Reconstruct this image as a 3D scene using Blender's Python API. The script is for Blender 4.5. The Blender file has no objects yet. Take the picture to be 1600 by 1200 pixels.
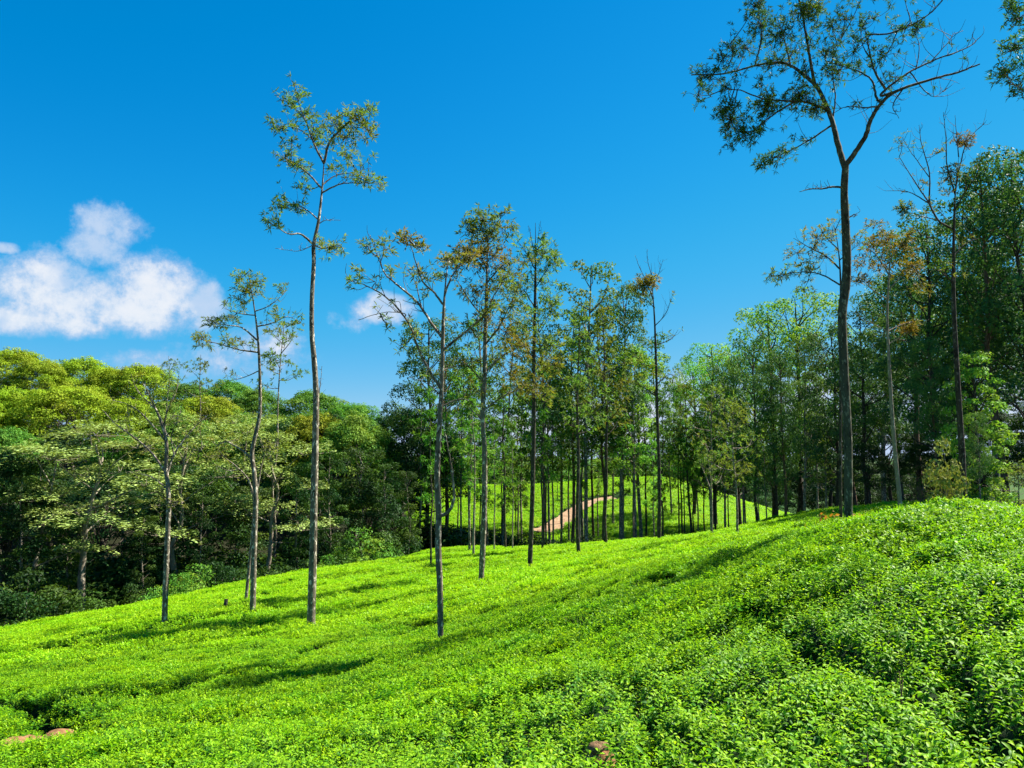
import bpy, math, random
import numpy as np
from mathutils import Vector

# ------------------------------------------------------------------ camera, sky, sun, exposure
SC = bpy.context.scene
COL = SC.collection
FOC = 1150.0                      # focal length in pixels of a 1600 x 1200 frame
PITCH = math.atan(120 / FOC)

cam_d = bpy.data.cameras.new('camera')
cam_d.sensor_width = 36.0
cam_d.lens = 36.0 * FOC / 1600.0
cam_d.clip_start = 0.05
cam_d.clip_end = 12000
cam = bpy.data.objects.new('camera', cam_d)
COL.objects.link(cam)
cam.location = (0, 0, 0)
cam.rotation_euler = (math.pi / 2 + PITCH, 0, 0)
SC.camera = cam

SUN_AZ = math.radians(66)         # to the right of the view direction (+y)
SUN_EL = math.radians(51)
EXPOSURE = 1.62
SKY_STRENGTH = 0.0502

world = bpy.data.worlds.new('World')
SC.world = world
world.use_nodes = True


class NT:
    """small helper for node trees"""
    def __init__(self, tree):
        self.t = tree

    def n(self, typ, **kw):
        nd = self.t.nodes.new(typ)
        for k, v in kw.items():
            setattr(nd, k, v)
        return nd

    def put(self, sock, v):
        if hasattr(v, 'default_value') or isinstance(v, bpy.types.NodeSocket):
            self.t.links.new(v, sock)
        else:
            sock.default_value = v

    def math(self, op, a, b=0.0, c=None, clamp=False):
        nd = self.n('ShaderNodeMath', operation=op, use_clamp=clamp)
        self.put(nd.inputs[0], a)
        self.put(nd.inputs[1], b)
        if c is not None:
            self.put(nd.inputs[2], c)
        return nd.outputs[0]

    def mix(self, f, a, b):
        nd = self.n('ShaderNodeMix', data_type='RGBA')
        self.put(nd.inputs[0], f)
        self.put(nd.inputs[6], a)
        self.put(nd.inputs[7], b)
        return nd.outputs[2]

    def ramp(self, f, stops, interp='LINEAR'):
        nd = self.n('ShaderNodeValToRGB')
        nd.color_ramp.interpolation = interp
        el = nd.color_ramp.elements
        while len(el) < len(stops):
            el.new(0.5)
        for e, (p, c) in zip(el, stops):
            e.position = p
            e.color = tuple(c) + ((1.0,) if len(c) == 3 else ())
        self.put(nd.inputs[0], f)
        return nd.outputs[0]

    def noise(self, vec, scale, detail=4, rough=0.55, dim='3D'):
        nd = self.n('ShaderNodeTexNoise', noise_dimensions=dim)
        if vec is not None:
            self.put(nd.inputs['Vector'], vec)
        nd.inputs['Scale'].default_value = scale
        nd.inputs['Detail'].default_value = detail
        nd.inputs['Roughness'].default_value = rough
        return nd.outputs[0]

    def smooth(self, v, lo, hi):
        nd = self.n('ShaderNodeMapRange', interpolation_type='SMOOTHSTEP')
        self.put(nd.inputs[0], v)
        nd.inputs[1].default_value = lo
        nd.inputs[2].default_value = hi
        return nd.outputs[0]


def build_world():
    t = NT(world.node_tree)
    world.node_tree.nodes.clear()
    out = t.n('ShaderNodeOutputWorld')
    bg = t.n('ShaderNodeBackground')
    bg.inputs[1].default_value = SKY_STRENGTH
    world.node_tree.links.new(bg.outputs[0], out.inputs[0])
    sky = t.n('ShaderNodeTexSky', sky_type='NISHITA')
    sky.sun_disc = False
    sky.sun_elevation = SUN_EL
    sky.sun_rotation = SUN_AZ
    sky.altitude = 1200
    sky.air_density = 1.0
    sky.dust_density = 0.0
    sky.ozone_density = 1.0
    # the photograph's saturated colour grade, one tone curve for the whole sky
    K = SKY_STRENGTH * 2 ** EXPOSURE
    sc = t.n('ShaderNodeVectorMath', operation='SCALE')
    t.put(sc.inputs[0], sky.outputs[0])
    sc.inputs['Scale'].default_value = K
    mn = t.n('ShaderNodeVectorMath', operation='MINIMUM')
    t.put(mn.inputs[0], sc.outputs[0])
    mn.inputs[1].default_value = (1, 1, 1)
    cv = t.n('ShaderNodeRGBCurve')
    for ci, pts in ((0, [(0, 0), (0.2, 0.004), (0.35, 0.045), (0.5, 0.125), (0.75, 0.30), (1, 0.47)]),
                    (1, [(0, 0.08), (0.3, 0.258), (0.43, 0.362), (0.55, 0.44), (0.72, 0.505), (1, 0.62)]),
                    (2, [(0, 0.0), (0.3, 0.40), (0.52, 0.665), (0.73, 0.82), (0.9, 0.865), (1, 0.89)])):
        cu = cv.mapping.curves[ci]
        cu.points[0].location = pts[0]
        cu.points[1].location = pts[-1]
        for p in pts[1:-1]:
            cu.points.new(*p)
    cv.mapping.update()
    t.put(cv.inputs['Color'], mn.outputs[0])
    back = t.n('ShaderNodeVectorMath', operation='SCALE')
    t.put(back.inputs[0], cv.outputs[0])
    back.inputs['Scale'].default_value = 1 / K
    skyc = back.outputs[0]
    # cumulus: soft ellipses in azimuth / elevation, broken up by noise
    tc = t.n('ShaderNodeTexCoord')
    sep = t.n('ShaderNodeSeparateXYZ')
    world.node_tree.links.new(tc.outputs['Generated'], sep.inputs[0])
    az = t.math('ARCTAN2', sep.outputs[0], sep.outputs[1])
    el = t.math('ARCSINE', sep.outputs[2])
    dg = math.radians
    blobs = []
    cl = []
    for px, py, w, h in [(175, 350, 62, 36), (150, 385, 50, 34), (60, 455, 110, 62), (-60, 440, 120, 60), (120, 470, 120, 52), (245, 455, 88, 60), (215, 490, 120, 36), (60, 500, 160, 26), (320, 480, 36, 40),
                         (585, 484, 58, 22), (540, 500, 50, 26), (600, 470, 34, 16), (440, 540, 100, 44), (370, 560, 140, 44), (280, 572, 150, 30), (10, 388, 26, 10)]:
        u, v = (px - 800) / FOC, (600 - py) / FOC
        yy, zz = math.cos(PITCH) - v * math.sin(PITCH), math.sin(PITCH) + v * math.cos(PITCH)
        ln = math.sqrt(u * u + yy * yy + zz * zz)
        aa = math.atan2(u, yy)
        cl.append((math.degrees(aa), math.degrees(math.asin(zz / ln)), math.degrees(w / FOC) * math.cos(aa) ** 2, math.degrees(h / FOC) * math.cos(aa)))
    # elsewhere round the horizon
    cl += [(-62, 8, 12, 5), (-85, 7, 14, 5), (-115, 9, 12, 6), (-150, 7, 16, 5), (170, 8, 15, 5), (135, 7, 14, 5), (100, 6, 14, 4), (70, 5, 12, 3), (45, 4.5, 12, 3.5), (24, 3.0, 11, 3.4), (5, 2.6, 10, 2.8), (14, 3.5, 7, 3)]
    for q, (a, e, w, h) in enumerate(cl):
        da = t.math('DIVIDE', t.math('SUBTRACT', az, dg(a)), dg(w))
        de = t.math('DIVIDE', t.math('SUBTRACT', el, dg(e)), dg(h))
        d2 = t.math('ADD', t.math('MULTIPLY', da, da), t.math('MULTIPLY', de, de))
        one = 0.42 if q in (12, 13, 14, 10) else 1.0
        blobs.append(t.math('SUBTRACT', one, d2))
    field = blobs[0]
    for b in blobs[1:]:
        nd = t.n('ShaderNodeMath', operation='SMOOTH_MAX')
        t.put(nd.inputs[0], field)
        t.put(nd.inputs[1], b)
        nd.inputs[2].default_value = 0.12
        field = nd.outputs[0]
    n1 = t.noise(tc.outputs['Generated'], 9.0, 7, 0.6)
    n2 = t.noise(tc.outputs['Generated'], 30.0, 8, 0.68)
    n3 = t.noise(tc.outputs['Generated'], 14.0, 3, 0.5)
    f2 = t.math('ADD', field, t.math('MULTIPLY', t.math('SUBTRACT', n1, 0.5), 2.6))
    f2 = t.math('ADD', f2, t.math('MULTIPLY', t.math('SUBTRACT', n2, 0.5), 2.6))
    dens = t.smooth(f2, -0.35, 0.95)
    dens = t.math('MULTIPLY', dens, t.math('ADD', 0.62, t.math('MULTIPLY', n2, 0.46)))
    thick = t.smooth(f2, 0.2, 1.3)
    cc = t.mix(thick, (0.46 / K, 0.62 / K, 0.88 / K, 1), (0.90 / K, 0.92 / K, 0.97 / K, 1))
    cc = t.mix(t.smooth(n3, 0.48, 0.62), cc, (0.56 / K, 0.70 / K, 0.91 / K, 1))
    world.node_tree.links.new(t.mix(dens, skyc, cc), bg.inputs[0])


build_world()

sun_d = bpy.data.lights.new('sun', 'SUN')
sun_d.energy = 5.0
sun_d.angle = math.radians(0.53)
sun_d.color = (1.0, 0.945, 0.85)
sun = bpy.data.objects.new('sun', sun_d)
COL.objects.link(sun)
to_sun = Vector((math.sin(SUN_AZ) * math.cos(SUN_EL), math.cos(SUN_AZ) * math.cos(SUN_EL), math.sin(SUN_EL)))
sun.rotation_euler = to_sun.to_track_quat('Z', 'Y').to_euler()
sun.location = to_sun * 60

SC.view_settings.view_transform = 'Standard'
SC.view_settings.look = 'None'
SC.view_settings.exposure = EXPOSURE
SC.view_settings.gamma = 1.0
SC.view_settings.use_curve_mapping = False
SC.render.engine = 'CYCLES'
SC.cycles.use_denoising = True
SC.cycles.use_adaptive_sampling = True
SC.cycles.adaptive_threshold = 0.02
SC.cycles.max_bounces = 5
SC.cycles.diffuse_bounces = 2
SC.cycles.glossy_bounces = 2
SC.cycles.transmission_bounces = 4
SC.cycles.transparent_max_bounces = 4
SC.cycles.sample_clamp_indirect = 6.0
SC.cycles.caustics_reflective = False
SC.cycles.caustics_refractive = False

# ------------------------------------------------------------------ numpy helpers
rng = np.random.default_rng(7)
TAU = 2 * math.pi
CP, SP = math.cos(PITCH), math.sin(PITCH)


def ray(px, py):
    """direction of a photo pixel, scaled so that its y component is 1"""
    u = (np.asarray(px, float) - 800) / FOC
    v = (600 - np.asarray(py, float)) / FOC
    y = CP - v * SP
    z = SP + v * CP
    return u / y, z / y


def P(px, py, Y):
    a, b = ray(px, py)
    return np.array([a * Y, Y, b * Y])


def pix(p):
    p = np.asarray(p, float)
    d = p[..., 1] * CP + p[..., 2] * SP
    u = p[..., 0] / d
    v = (-p[..., 1] * SP + p[..., 2] * CP) / d
    return 800 + FOC * u, 600 - FOC * v, d


def hash2(ix, iy, s):
    h = (ix * 374761393 + iy * 668265263 + s * 1274126177) & 0x7fffffff
    h = ((h ^ (h >> 13)) * 1274126177) & 0x7fffffff
    return ((h ^ (h >> 16)) & 0xffff) / 65535.0


def vnoise(x, y, s=0):
    x = np.asarray(x, float)
    y = np.asarray(y, float)
    ix = np.floor(x).astype(np.int64)
    iy = np.floor(y).astype(np.int64)
    fx = x - ix
    fy = y - iy
    fx = fx * fx * (3 - 2 * fx)
    fy = fy * fy * (3 - 2 * fy)
    a = hash2(ix, iy, s)
    b = hash2(ix + 1, iy, s)
    c = hash2(ix, iy + 1, s)
    d = hash2(ix + 1, iy + 1, s)
    return (a * (1 - fx) + b * fx) * (1 - fy) + (c * (1 - fx) + d * fx) * fy


def fbm(x, y, s=0, o=3):
    t = 0
    a = 0.5
    for k in range(o):
        t = t + a * vnoise(x * 2 ** k, y * 2 ** k, s + k * 17)
        a *= 0.5
    return t / (1 - 0.5 ** o)


def sstep(x, lo, hi):
    t = np.clip((x - lo) / (hi - lo), 0, 1)
    return t * t * (3 - 2 * t)


# ------------------------------------------------------------------ terrain: thin plate spline through surveyed points
SURV = [  # photo pixel and distance: top of the tea / ground surface
    (0, 1200, 6.6), (200, 1200, 6.0), (400, 1200, 5.4), (600, 1200, 4.8), (800, 1200, 4.2), (1000, 1200, 3.7), (1200, 1200, 3.2), (1400, 1200, 2.75), (1600, 1200, 2.4),
    (0, 1100, 11), (150, 1090, 11), (300, 1050, 13), (500, 1100, 8.6), (700, 1100, 6.6), (1000, 1100, 4.9), (1250, 1100, 3.9), (1400, 1080, 3.5), (1600, 1000, 3.9),
    (688, 1003, 14), (850, 1000, 9.6), (1040, 1000, 7), (1000, 900, 11.8), (1180, 880, 9.6), (1300, 900, 6.6), (1500, 900, 5.2), (1250, 1000, 5.4),
    (486, 978, 20), (395, 955, 23), (258, 970, 22), (120, 1010, 20), (752, 905, 24), (828, 885, 28), (905, 862, 33), (1030, 845, 36), (1145, 832, 38), (1325, 814, 15), (1240, 838, 15),
    (0, 985, 30), (130, 965, 33), (250, 945, 36), (350, 920, 38), (500, 900, 42), (600, 880, 46), (650, 866, 52), (735, 862, 45), (845, 857, 42), (950, 848, 42), (1105, 836, 42), (1210, 822, 42),
    (1400, 793, 8.2), (1450, 783, 8.3), (1500, 783, 8.4), (1560, 790, 8.5), (1640, 806, 8.6), (1750, 840, 9.0), (1600, 858, 6.0), (1700, 830, 7.4),
    # far hill: foot and crest
    (660, 835, 74), (760, 838, 73), (900, 835, 73), (1000, 833, 73), (1100, 829, 74), (1200, 824, 76),
    (650, 752, 105), (740, 760, 105), (850, 757, 106), (950, 748, 106), (1050, 748, 106), (1120, 770, 102), (1190, 802, 96), (1245, 818, 92),
    (660, 795, 88), (800, 795, 88), (950, 790, 88), (1050, 790, 88),
]
WPTS = [  # world points
    (0, 0, -1.35), (1.6, 0, -1.05), (-3, 0, -2.3), (-8, 2, -3.1), (3.2, -1, -0.85), (6, -2, -0.9), (0, -6, -1.5), (10, 4, -1.3), (-14, 6, -4.4), (-24, 14, -6.6), (-20, -5, -4.5), (12, -10, -1.0),
    (12, 20, -1.7), (14, 30, -1.9), (20, 24, -1.3), (25, 40, -1.6), (32, 30, -0.8), (16, 44, -3.3), (30, 60, -4.0), (45, 50, -1.5),
    (-4, 60, -8.6), (4, 58, -7.8), (12, 56, -7.0), (20, 58, -6.6), (-12, 60, -9.2),
    (-30, 44, -10.0), (-20, 46, -9.8), (-12, 50, -9.3), (-40, 60, -9.0), (-25, 60, -9.3), (-50, 80, -2.8), (-30, 80, -3.6), (-15, 80, -7), (-55, 105, 3), (-30, 105, 1.0), (-14, 100, -4),
    (-60, 40, -9), (-45, 25, -8.4), (-80, 100, 4),
    (0, 135, -9), (25, 130, -10), (45, 120, -10), (45, 90, -8), (-15, 130, -6), (60, 80, -5), (80, 110, -9), (-60, 150, -2), (0, 190, -16), (70, 180, -16), (-80, 190, -10),
    (0, -60, -3), (60, -40, 1), (-60, -40, -9), (90, 20, 0), (-110, 30, -9), (0, -130, -6), (130, -80, -4), (-130, -80, -10), (150, 80, -10), (-160, 90, -8),
]
CPTS = np.array([P(*s) for s in SURV] + [np.array(w, float) for w in WPTS])


def tps_fit(pts, lam):
    n = len(pts)
    x = pts[:, :2] / 50.0
    r2 = ((x[:, None] - x[None]) ** 2).sum(-1)
    K = 0.5 * r2 * np.log(r2 + 1e-12)
    Pm = np.c_[np.ones(n), x]
    A = np.zeros((n + 3, n + 3))
    A[:n, :n] = K + lam * np.eye(n)
    A[:n, n:] = Pm
    A[n:, :n] = Pm.T
    b = np.zeros(n + 3)
    b[:n] = pts[:, 2]
    w = np.linalg.solve(A, b)
    return x, w


TX, TW = tps_fit(CPTS, 6e-5)


def surf(x, y):
    """height of the tea canopy surface (ground is 0.7 m lower)"""
    x = np.asarray(x, float)
    y = np.asarray(y, float)
    shp = np.broadcast(x, y).shape
    q = np.c_[np.broadcast_to(x, shp).ravel(), np.broadcast_to(y, shp).ravel()]
    res = np.empty(len(q))
    for i in range(0, len(q), 40000):
        c = np.clip(q[i:i + 40000] / 50.0, -3.6, 4.0)
        r2 = ((c[:, None] - TX[None]) ** 2).sum(-1)
        K = 0.5 * r2 * np.log(r2 + 1e-12)
        res[i:i + 40000] = K @ TW[:-3] + TW[-3] + c @ TW[-2:]
    r = np.hypot(q[:, 0], q[:, 1])
    f = sstep(r, 150, 260)
    res = res * (1 - f) + f * (-17.0 + 3 * (fbm(q[:, 0] / 150, q[:, 1] / 150, 5) - 0.5))
    return res.reshape(shp)


BUSH = 0.70


def ground(x, y):
    return surf(x, y) - BUSH


def hit(px, py, y0=1.5, y1=130):
    """distance at which a photo ray meets the canopy surface"""
    a, b = ray(px, py)
    ys = np.geomspace(y0, y1, 900)
    d = b * ys - surf(a * ys, ys)
    k = np.argmax(d < 0)
    return float(ys[k]) if d[k] < 0 else float(y1)


# soil patches and gaps in the tea (x, y, rx, ry)
def world_xy(px, py):
    Y = hit(px, py)
    p = P(px, py, Y)
    return p[0], p[1]


SOIL = []
for px, py, rx, ry in [(20, 1148, 0.20, 0.45), (90, 1138, 0.13, 0.36), (935, 1158, 0.03, 0.03)]:
    x, y = world_xy(px, py)
    SOIL.append((x, y, rx, ry))
GAPS = []     # polylines of narrow dark gaps between bushes: (points, half width, depth)
for pl, w, d in [([(1480, 1015), (1505, 1060), (1530, 1095), (1600, 1125)], 0.07, 0.16), ([(-20, 1092), (60, 1104), (118, 1116), (132, 1135)], 0.42, 0.6),
                 ([(1240, 1000), (1275, 1015)], 0.08, 0.3), 
                 ([(150, 1100), (260, 1080), (330, 1060)], 0.16, 0.3), ([(60, 1010), (140, 1000)], 0.3, 0.35)]:
    GAPS.append(([world_xy(*p) for p in pl], w, d))


DIPS = []     # broad folds of the slope that lean away from the sun
for pl, w, d in [([(1040, 893), (960, 915), (860, 936), (760, 953), (690, 968), (640, 985)], 0.75, 0.34), ([(1130, 902), (1200, 884), (1290, 852)], 0.42, 0.13),
                 ([(500, 1005), (380, 1040), (250, 1075), (120, 1100)], 0.6, 0.28), ([(960, 1030), (1080, 990), (1180, 965), (1280, 935)], 0.40, 0.12), ([(540, 1110), (700, 1062), (830, 1030), (930, 985)], 0.42, 0.15),
                 ([(80, 1015), (200, 990), (330, 965)], 0.6, 0.25), ([(760, 1180), (880, 1120), (1000, 1080)], 0.28, 0.10)]:
    DIPS.append(([world_xy(*p) for p in pl], w, d))


def seg_dist(x, y, pl):
    best = np.full(np.shape(x), 1e9)
    for (x0, y0), (x1, y1) in zip(pl[:-1], pl[1:]):
        dx, dy = x1 - x0, y1 - y0
        t = np.clip(((x - x0) * dx + (y - y0) * dy) / (dx * dx + dy * dy + 1e-9), 0, 1)
        best = np.minimum(best, np.hypot(x - x0 - t * dx, y - y0 - t * dy))
    return best


def lump(x, y):
    """canopy relief of the near slope relative to surf(): bush domes, row gaps, soil patches"""
    wob = 2.2 * (fbm(x / 9, y / 9, 3) - 0.5)
    u = (x * 0.985 - y * 0.17 + wob) / 1.25
    fu = np.abs(u - np.floor(u) - 0.5) * 2
    row = np.floor(u)
    v = (y + 0.37 * row * 1.3 + 0.8 * (fbm(x / 3, y / 3, 8) - 0.5)) / 0.95
    fv = np.abs(v - np.floor(v) - 0.5) * 2
    patch = fbm(x / 5 + 20, y / 5, 31)
    closed = 0.35 + 0.65 * sstep(y, 9, 20)
    g = 0.34 * sstep(fu, 0.76, 1.0) * sstep(patch, 0.34, 0.58) * closed
    g = g + 0.10 * sstep(fv, 0.7, 1.0) * sstep(patch, 0.3, 0.7)
    bushh = (hash2(row.astype(np.int64), np.floor(v).astype(np.int64), 91) - 0.5) * 0.10
    h = -g + bushh * (1 - sstep(np.maximum(fu, fv), 0.6, 1)) + (0.13 + 0.04 * sstep(y, 7, 12)) * (fbm(x / 0.9, y / 0.9, 44) - 0.5) + 0.14 * (fbm(x / 0.32, y / 0.32, 61) - 0.5) * (y < 22)
    gap = np.zeros(np.shape(x))
    for pl, w, d in GAPS:
        ww = w * (0.7 + 0.7 * vnoise(x * 5, y * 5, 71))
        gap = np.maximum(gap, d * (1 - sstep(seg_dist(x, y, pl), ww * 0.45, ww * 1.25)))
    for pl, w, d in DIPS:
        h = h - d * (0.5 + vnoise(x * 1.1, y * 1.1, 19)) * (1 - sstep(seg_dist(x, y, pl) + 0.5 * w * (vnoise(x * 2.3, y * 2.3, 29) - 0.5), 0.0, w))
    soil = np.zeros(np.shape(x))
    for sx, sy, rx, ry in SOIL:
        q = np.hypot((x - sx) / (rx + 0.16), (y - sy) / (ry + 0.16)) + 0.5 * (vnoise(x * 6, y * 6, 77) - 0.5)
        soil = np.maximum(soil, 1 - sstep(q, 0.75, 1.15))
    return h - gap, g + gap, soil


# edge between tea and forest on the left
EDGE = np.array([P(*s)[:2] for s in [(0, 985, 30), (130, 965, 33), (250, 945, 36), (350, 920, 38), (500, 900, 42), (600, 880, 46), (650, 866, 52)]])
EDGE = np.vstack([[-30, 10], [-26, 20], EDGE, [-6.4, 56]])


def in_near_tea(x, y):
    xe = np.interp(y, EDGE[:, 1], EDGE[:, 0]) + 0.7 * (vnoise(x * 0.9, y * 0.9, 12) - 0.5)
    right = 9.5 + 0.22 * y
    return (x > xe) & (y < 54) & (x < right)


def in_far_tea(x, y):
    return (y > 69 + 0.0 * x) & (y < 124) & (x > -0.125 * y - 1) & (x < 34 + 0.05 * y)


ROAD_PX = [(846, 826, None), (862, 820, None), (880, 808, None), (898, 794, None), (918, 783, None), (940, 777, None), (960, 774, None)]


def hit_far(px, py):
    return hit(px, py, 66, 125)


ROAD = np.array([P(a, b, hit_far(a, b))[:2] for a, b, _ in ROAD_PX])

# ------------------------------------------------------------------ mesh building


class MB:
    """collects vertices, quads and per-vertex float attributes"""
    def __init__(self):
        self.V, self.F, self.A, self.B = [], [], [], []
        self.n = 0

    def add(self, V, F, a=0.5, b=0.0):
        V = np.asarray(V, np.float32)
        m = len(V)
        self.V.append(V)
        self.F.append(np.asarray(F, np.int32) + self.n)
        self.A.append(np.broadcast_to(np.asarray(a, np.float32), (m,)))
        self.B.append(np.broadcast_to(np.asarray(b, np.float32), (m,)))
        self.n += m

    def mesh(self, name, mat, smooth=False, attrs=True):
        me = bpy.data.meshes.new(name)
        if not self.V:
            return me
        V = np.concatenate(self.V)
        F = np.concatenate(self.F)
        me.vertices.add(len(V))
        me.vertices.foreach_set('co', V.ravel())
        me.loops.add(F.size)
        me.loops.foreach_set('vertex_index', F.ravel())
        me.polygons.add(len(F))
        me.polygons.foreach_set('loop_start', np.arange(0, F.size, 4, dtype=np.int32))
        if smooth:
            me.polygons.foreach_set('use_smooth', np.ones(len(F), bool))
        if attrs:
            for nm, arr in (('rnd', self.A), ('tone', self.B)):
                at = me.attributes.new(nm, 'FLOAT', 'POINT')
                at.data.foreach_set('value', np.concatenate(arr).astype(np.float32))
        if mat is not None:
            me.materials.append(mat)
        me.update()
        me.validate()
        return me


def unit(v):
    return v / (np.linalg.norm(v, axis=-1, keepdims=True) + 1e-9)


def rand_dirs(n, r):
    return unit(r.normal(size=(n, 3)))


def add_leaves(mb, pos, d, nrm, L, W, r, tone, rnd=None, fold=0.12, droop=0.0):
    """one rhombic folded leaf per row"""
    n = len(pos)
    d = unit(d)
    s = unit(np.cross(d, nrm))
    nn = np.cross(s, d)
    L = np.broadcast_to(L, (n,))[:, None]
    W = np.broadcast_to(W, (n,))[:, None]
    b = pos
    mid = pos + d * L * 0.45
    tip = pos + d * L
    tip = tip - np.array([0, 0, 1.0]) * L * droop
    rr = mid + s * W * 0.5 + nn * W * fold
    ll = mid - s * W * 0.5 + nn * W * fold
    V = np.stack([b, rr, tip, ll], 1).reshape(-1, 3)
    F = np.arange(4 * n).reshape(n, 4)
    rv = r.random(n) if rnd is None else rnd
    mb.add(V, F, np.repeat(rv, 4), np.repeat(np.broadcast_to(tone, (n,)), 4))


def add_tube(mb, pts, rad, k=5):
    pts = np.asarray(pts, float)
    n = len(pts)
    rad = np.broadcast_to(np.asarray(rad, float), (n,))
    tan = np.gradient(pts, axis=0)
    tan = unit(tan)
    ref = np.array([1.0, 0, 0]) if abs(tan[0, 0]) < 0.8 else np.array([0, 1.0, 0])
    u = unit(np.cross(tan, ref))
    v = np.cross(tan, u)
    a = np.arange(k) * TAU / k
    V = pts[:, None] + rad[:, None, None] * (np.cos(a)[None, :, None] * u[:, None] + np.sin(a)[None, :, None] * v[:, None])
    V = V.reshape(-1, 3)
    i = np.arange(n - 1)[:, None] * k
    j = np.arange(k)[None]
    j2 = (j + 1) % k
    F = np.stack([i + j, i + j2, i + k + j2, i + k + j], -1).reshape(-1, 4)
    mb.add(V, F)


def smooth_line(pts, m=6):
    """Catmull-Rom through the points"""
    pts = np.asarray(pts, float)
    if len(pts) < 3:
        t = np.linspace(0, 1, m + 1)[:, None]
        return pts[0] * (1 - t) + pts[-1] * t
    q = np.vstack([2 * pts[0] - pts[1], pts, 2 * pts[-1] - pts[-2]])
    out = []
    for i in range(1, len(q) - 2):
        t = np.linspace(0, 1, m, endpoint=False)[:, None]
        p0, p1, p2, p3 = q[i - 1], q[i], q[i + 1], q[i + 2]
        out.append(0.5 * (2 * p1 + (p2 - p0) * t + (2 * p0 - 5 * p1 + 4 * p2 - p3) * t ** 2 + (3 * p1 - p0 - 3 * p2 + p3) * t ** 3))
    out.append(pts[-1:])
    return np.vstack(out)


# ------------------------------------------------------------------ materials


def new_mat(name):
    m = bpy.data.materials.new(name)
    m.use_nodes = True
    m.node_tree.nodes.clear()
    return m, NT(m.node_tree)


def leaf_mat(name, green, brown, trans=0.32, rough=0.5, spec=0.3, objvar=0.35, warm=(1.25, 1.15, 0.5)):
    """green / brown: three colours dark..light for the per-leaf random value"""
    m, t = new_mat(name)
    out = t.n('ShaderNodeOutputMaterial')
    ar = t.n('ShaderNodeAttribute', attribute_name='rnd')
    at = t.n('ShaderNodeAttribute', attribute_name='tone')
    g = t.ramp(ar.outputs['Fac'], [(0.0, green[0]), (0.5, green[1]), (1.0, green[2])])
    b = t.ramp(ar.outputs['Fac'], [(0.0, brown[0]), (0.5, brown[1]), (1.0, brown[2])])
    c = t.mix(at.outputs['Fac'], g, b)
    oi = t.n('ShaderNodeObjectInfo')
    hs = t.n('ShaderNodeHueSaturation')
    hs.inputs['Hue'].default_value = 0.5
    t.put(hs.inputs['Color'], c)
    t.put(hs.inputs['Value'], t.math('ADD', 1.0 - objvar / 2, t.math('MULTIPLY', oi.outputs['Random'], objvar)))
    t.put(hs.inputs['Hue'], t.math('ADD', 0.488, t.math('MULTIPLY', oi.outputs['Random'], 0.024)))
    c = hs.outputs[0]
    pr = t.n('ShaderNodeBsdfPrincipled')
    t.put(pr.inputs['Base Color'], c)
    pr.inputs['Roughness'].default_value = rough
    pr.inputs['Specular IOR Level'].default_value = spec
    tr = t.n('ShaderNodeBsdfTranslucent')
    mul = t.n('ShaderNodeMix', data_type='RGBA', blend_type='MULTIPLY')
    mul.inputs[0].default_value = 1.0
    t.put(mul.inputs[6], c)
    mul.inputs[7].default_value = tuple(warm) + (1,)
    t.put(tr.inputs[0], mul.outputs[2])
    mx = t.n('ShaderNodeMixShader')
    mx.inputs[0].default_value = trans
    t.t.links.new(pr.outputs[0], mx.inputs[1])
    t.t.links.new(tr.outputs[0], mx.inputs[2])
    t.t.links.new(mx.outputs[0], out.inputs[0])
    return m


def bark_mat(name, dark, mid, light, scale=3.0, lichen=0.5):
    m, t = new_mat(name)
    out = t.n('ShaderNodeOutputMaterial')
    tc = t.n('ShaderNodeTexCoord')
    mp = t.n('ShaderNodeMapping')
    mp.inputs['Scale'].default_value = (1, 1, 0.45)
    t.put(mp.inputs[0], tc.outputs['Object'])
    n1 = t.noise(mp.outputs[0], scale, 5, 0.65)
    n2 = t.noise(mp.outputs[0], scale * 2.6, 4, 0.6)
    c = t.ramp(n1, [(0.36, dark), (0.48, mid), (0.60, mid), (0.66, light)])
    spots = t.smooth(n2, 0.57, 0.62)
    c = t.mix(t.math('MULTIPLY', spots, lichen), c, tuple(min(1, q * 1.7 + 0.05) for q in light) + (1,))
    pr = t.n('ShaderNodeBsdfPrincipled')
    t.put(pr.inputs['Base Color'], c)
    pr.inputs['Roughness'].default_value = 0.9
    pr.inputs['Specular IOR Level'].default_value = 0.15
    bm = t.n('ShaderNodeBump')
    bm.inputs['Strength'].default_value = 0.5
    bm.inputs['Distance'].default_value = 0.03
    t.put(bm.inputs['Height'], n2)
    t.t.links.new(bm.outputs[0], pr.inputs['Normal'])
    t.t.links.new(pr.outputs[0], out.inputs[0])
    return m


def soil_mat(name, stops, scale, bump=0.3, dist=0.05):
    m, t = new_mat(name)
    out = t.n('ShaderNodeOutputMaterial')
    tc = t.n('ShaderNodeTexCoord')
    n1 = t.noise(tc.outputs['Object'], scale, 6, 0.65)
    c = t.ramp(n1, stops)
    pr = t.n('ShaderNodeBsdfPrincipled')
    t.put(pr.inputs['Base Color'], c)
    pr.inputs['Roughness'].default_value = 0.95
    pr.inputs['Specular IOR Level'].default_value = 0.1
    n2 = t.noise(tc.outputs['Object'], scale * 8, 4, 0.6)
    bm = t.n('ShaderNodeBump')
    bm.inputs['Strength'].default_value = bump
    bm.inputs['Distance'].default_value = dist
    t.put(bm.inputs['Height'], n2)
    t.t.links.new(bm.outputs[0], pr.inputs['Normal'])
    t.t.links.new(pr.outputs[0], out.inputs[0])
    return m


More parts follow.
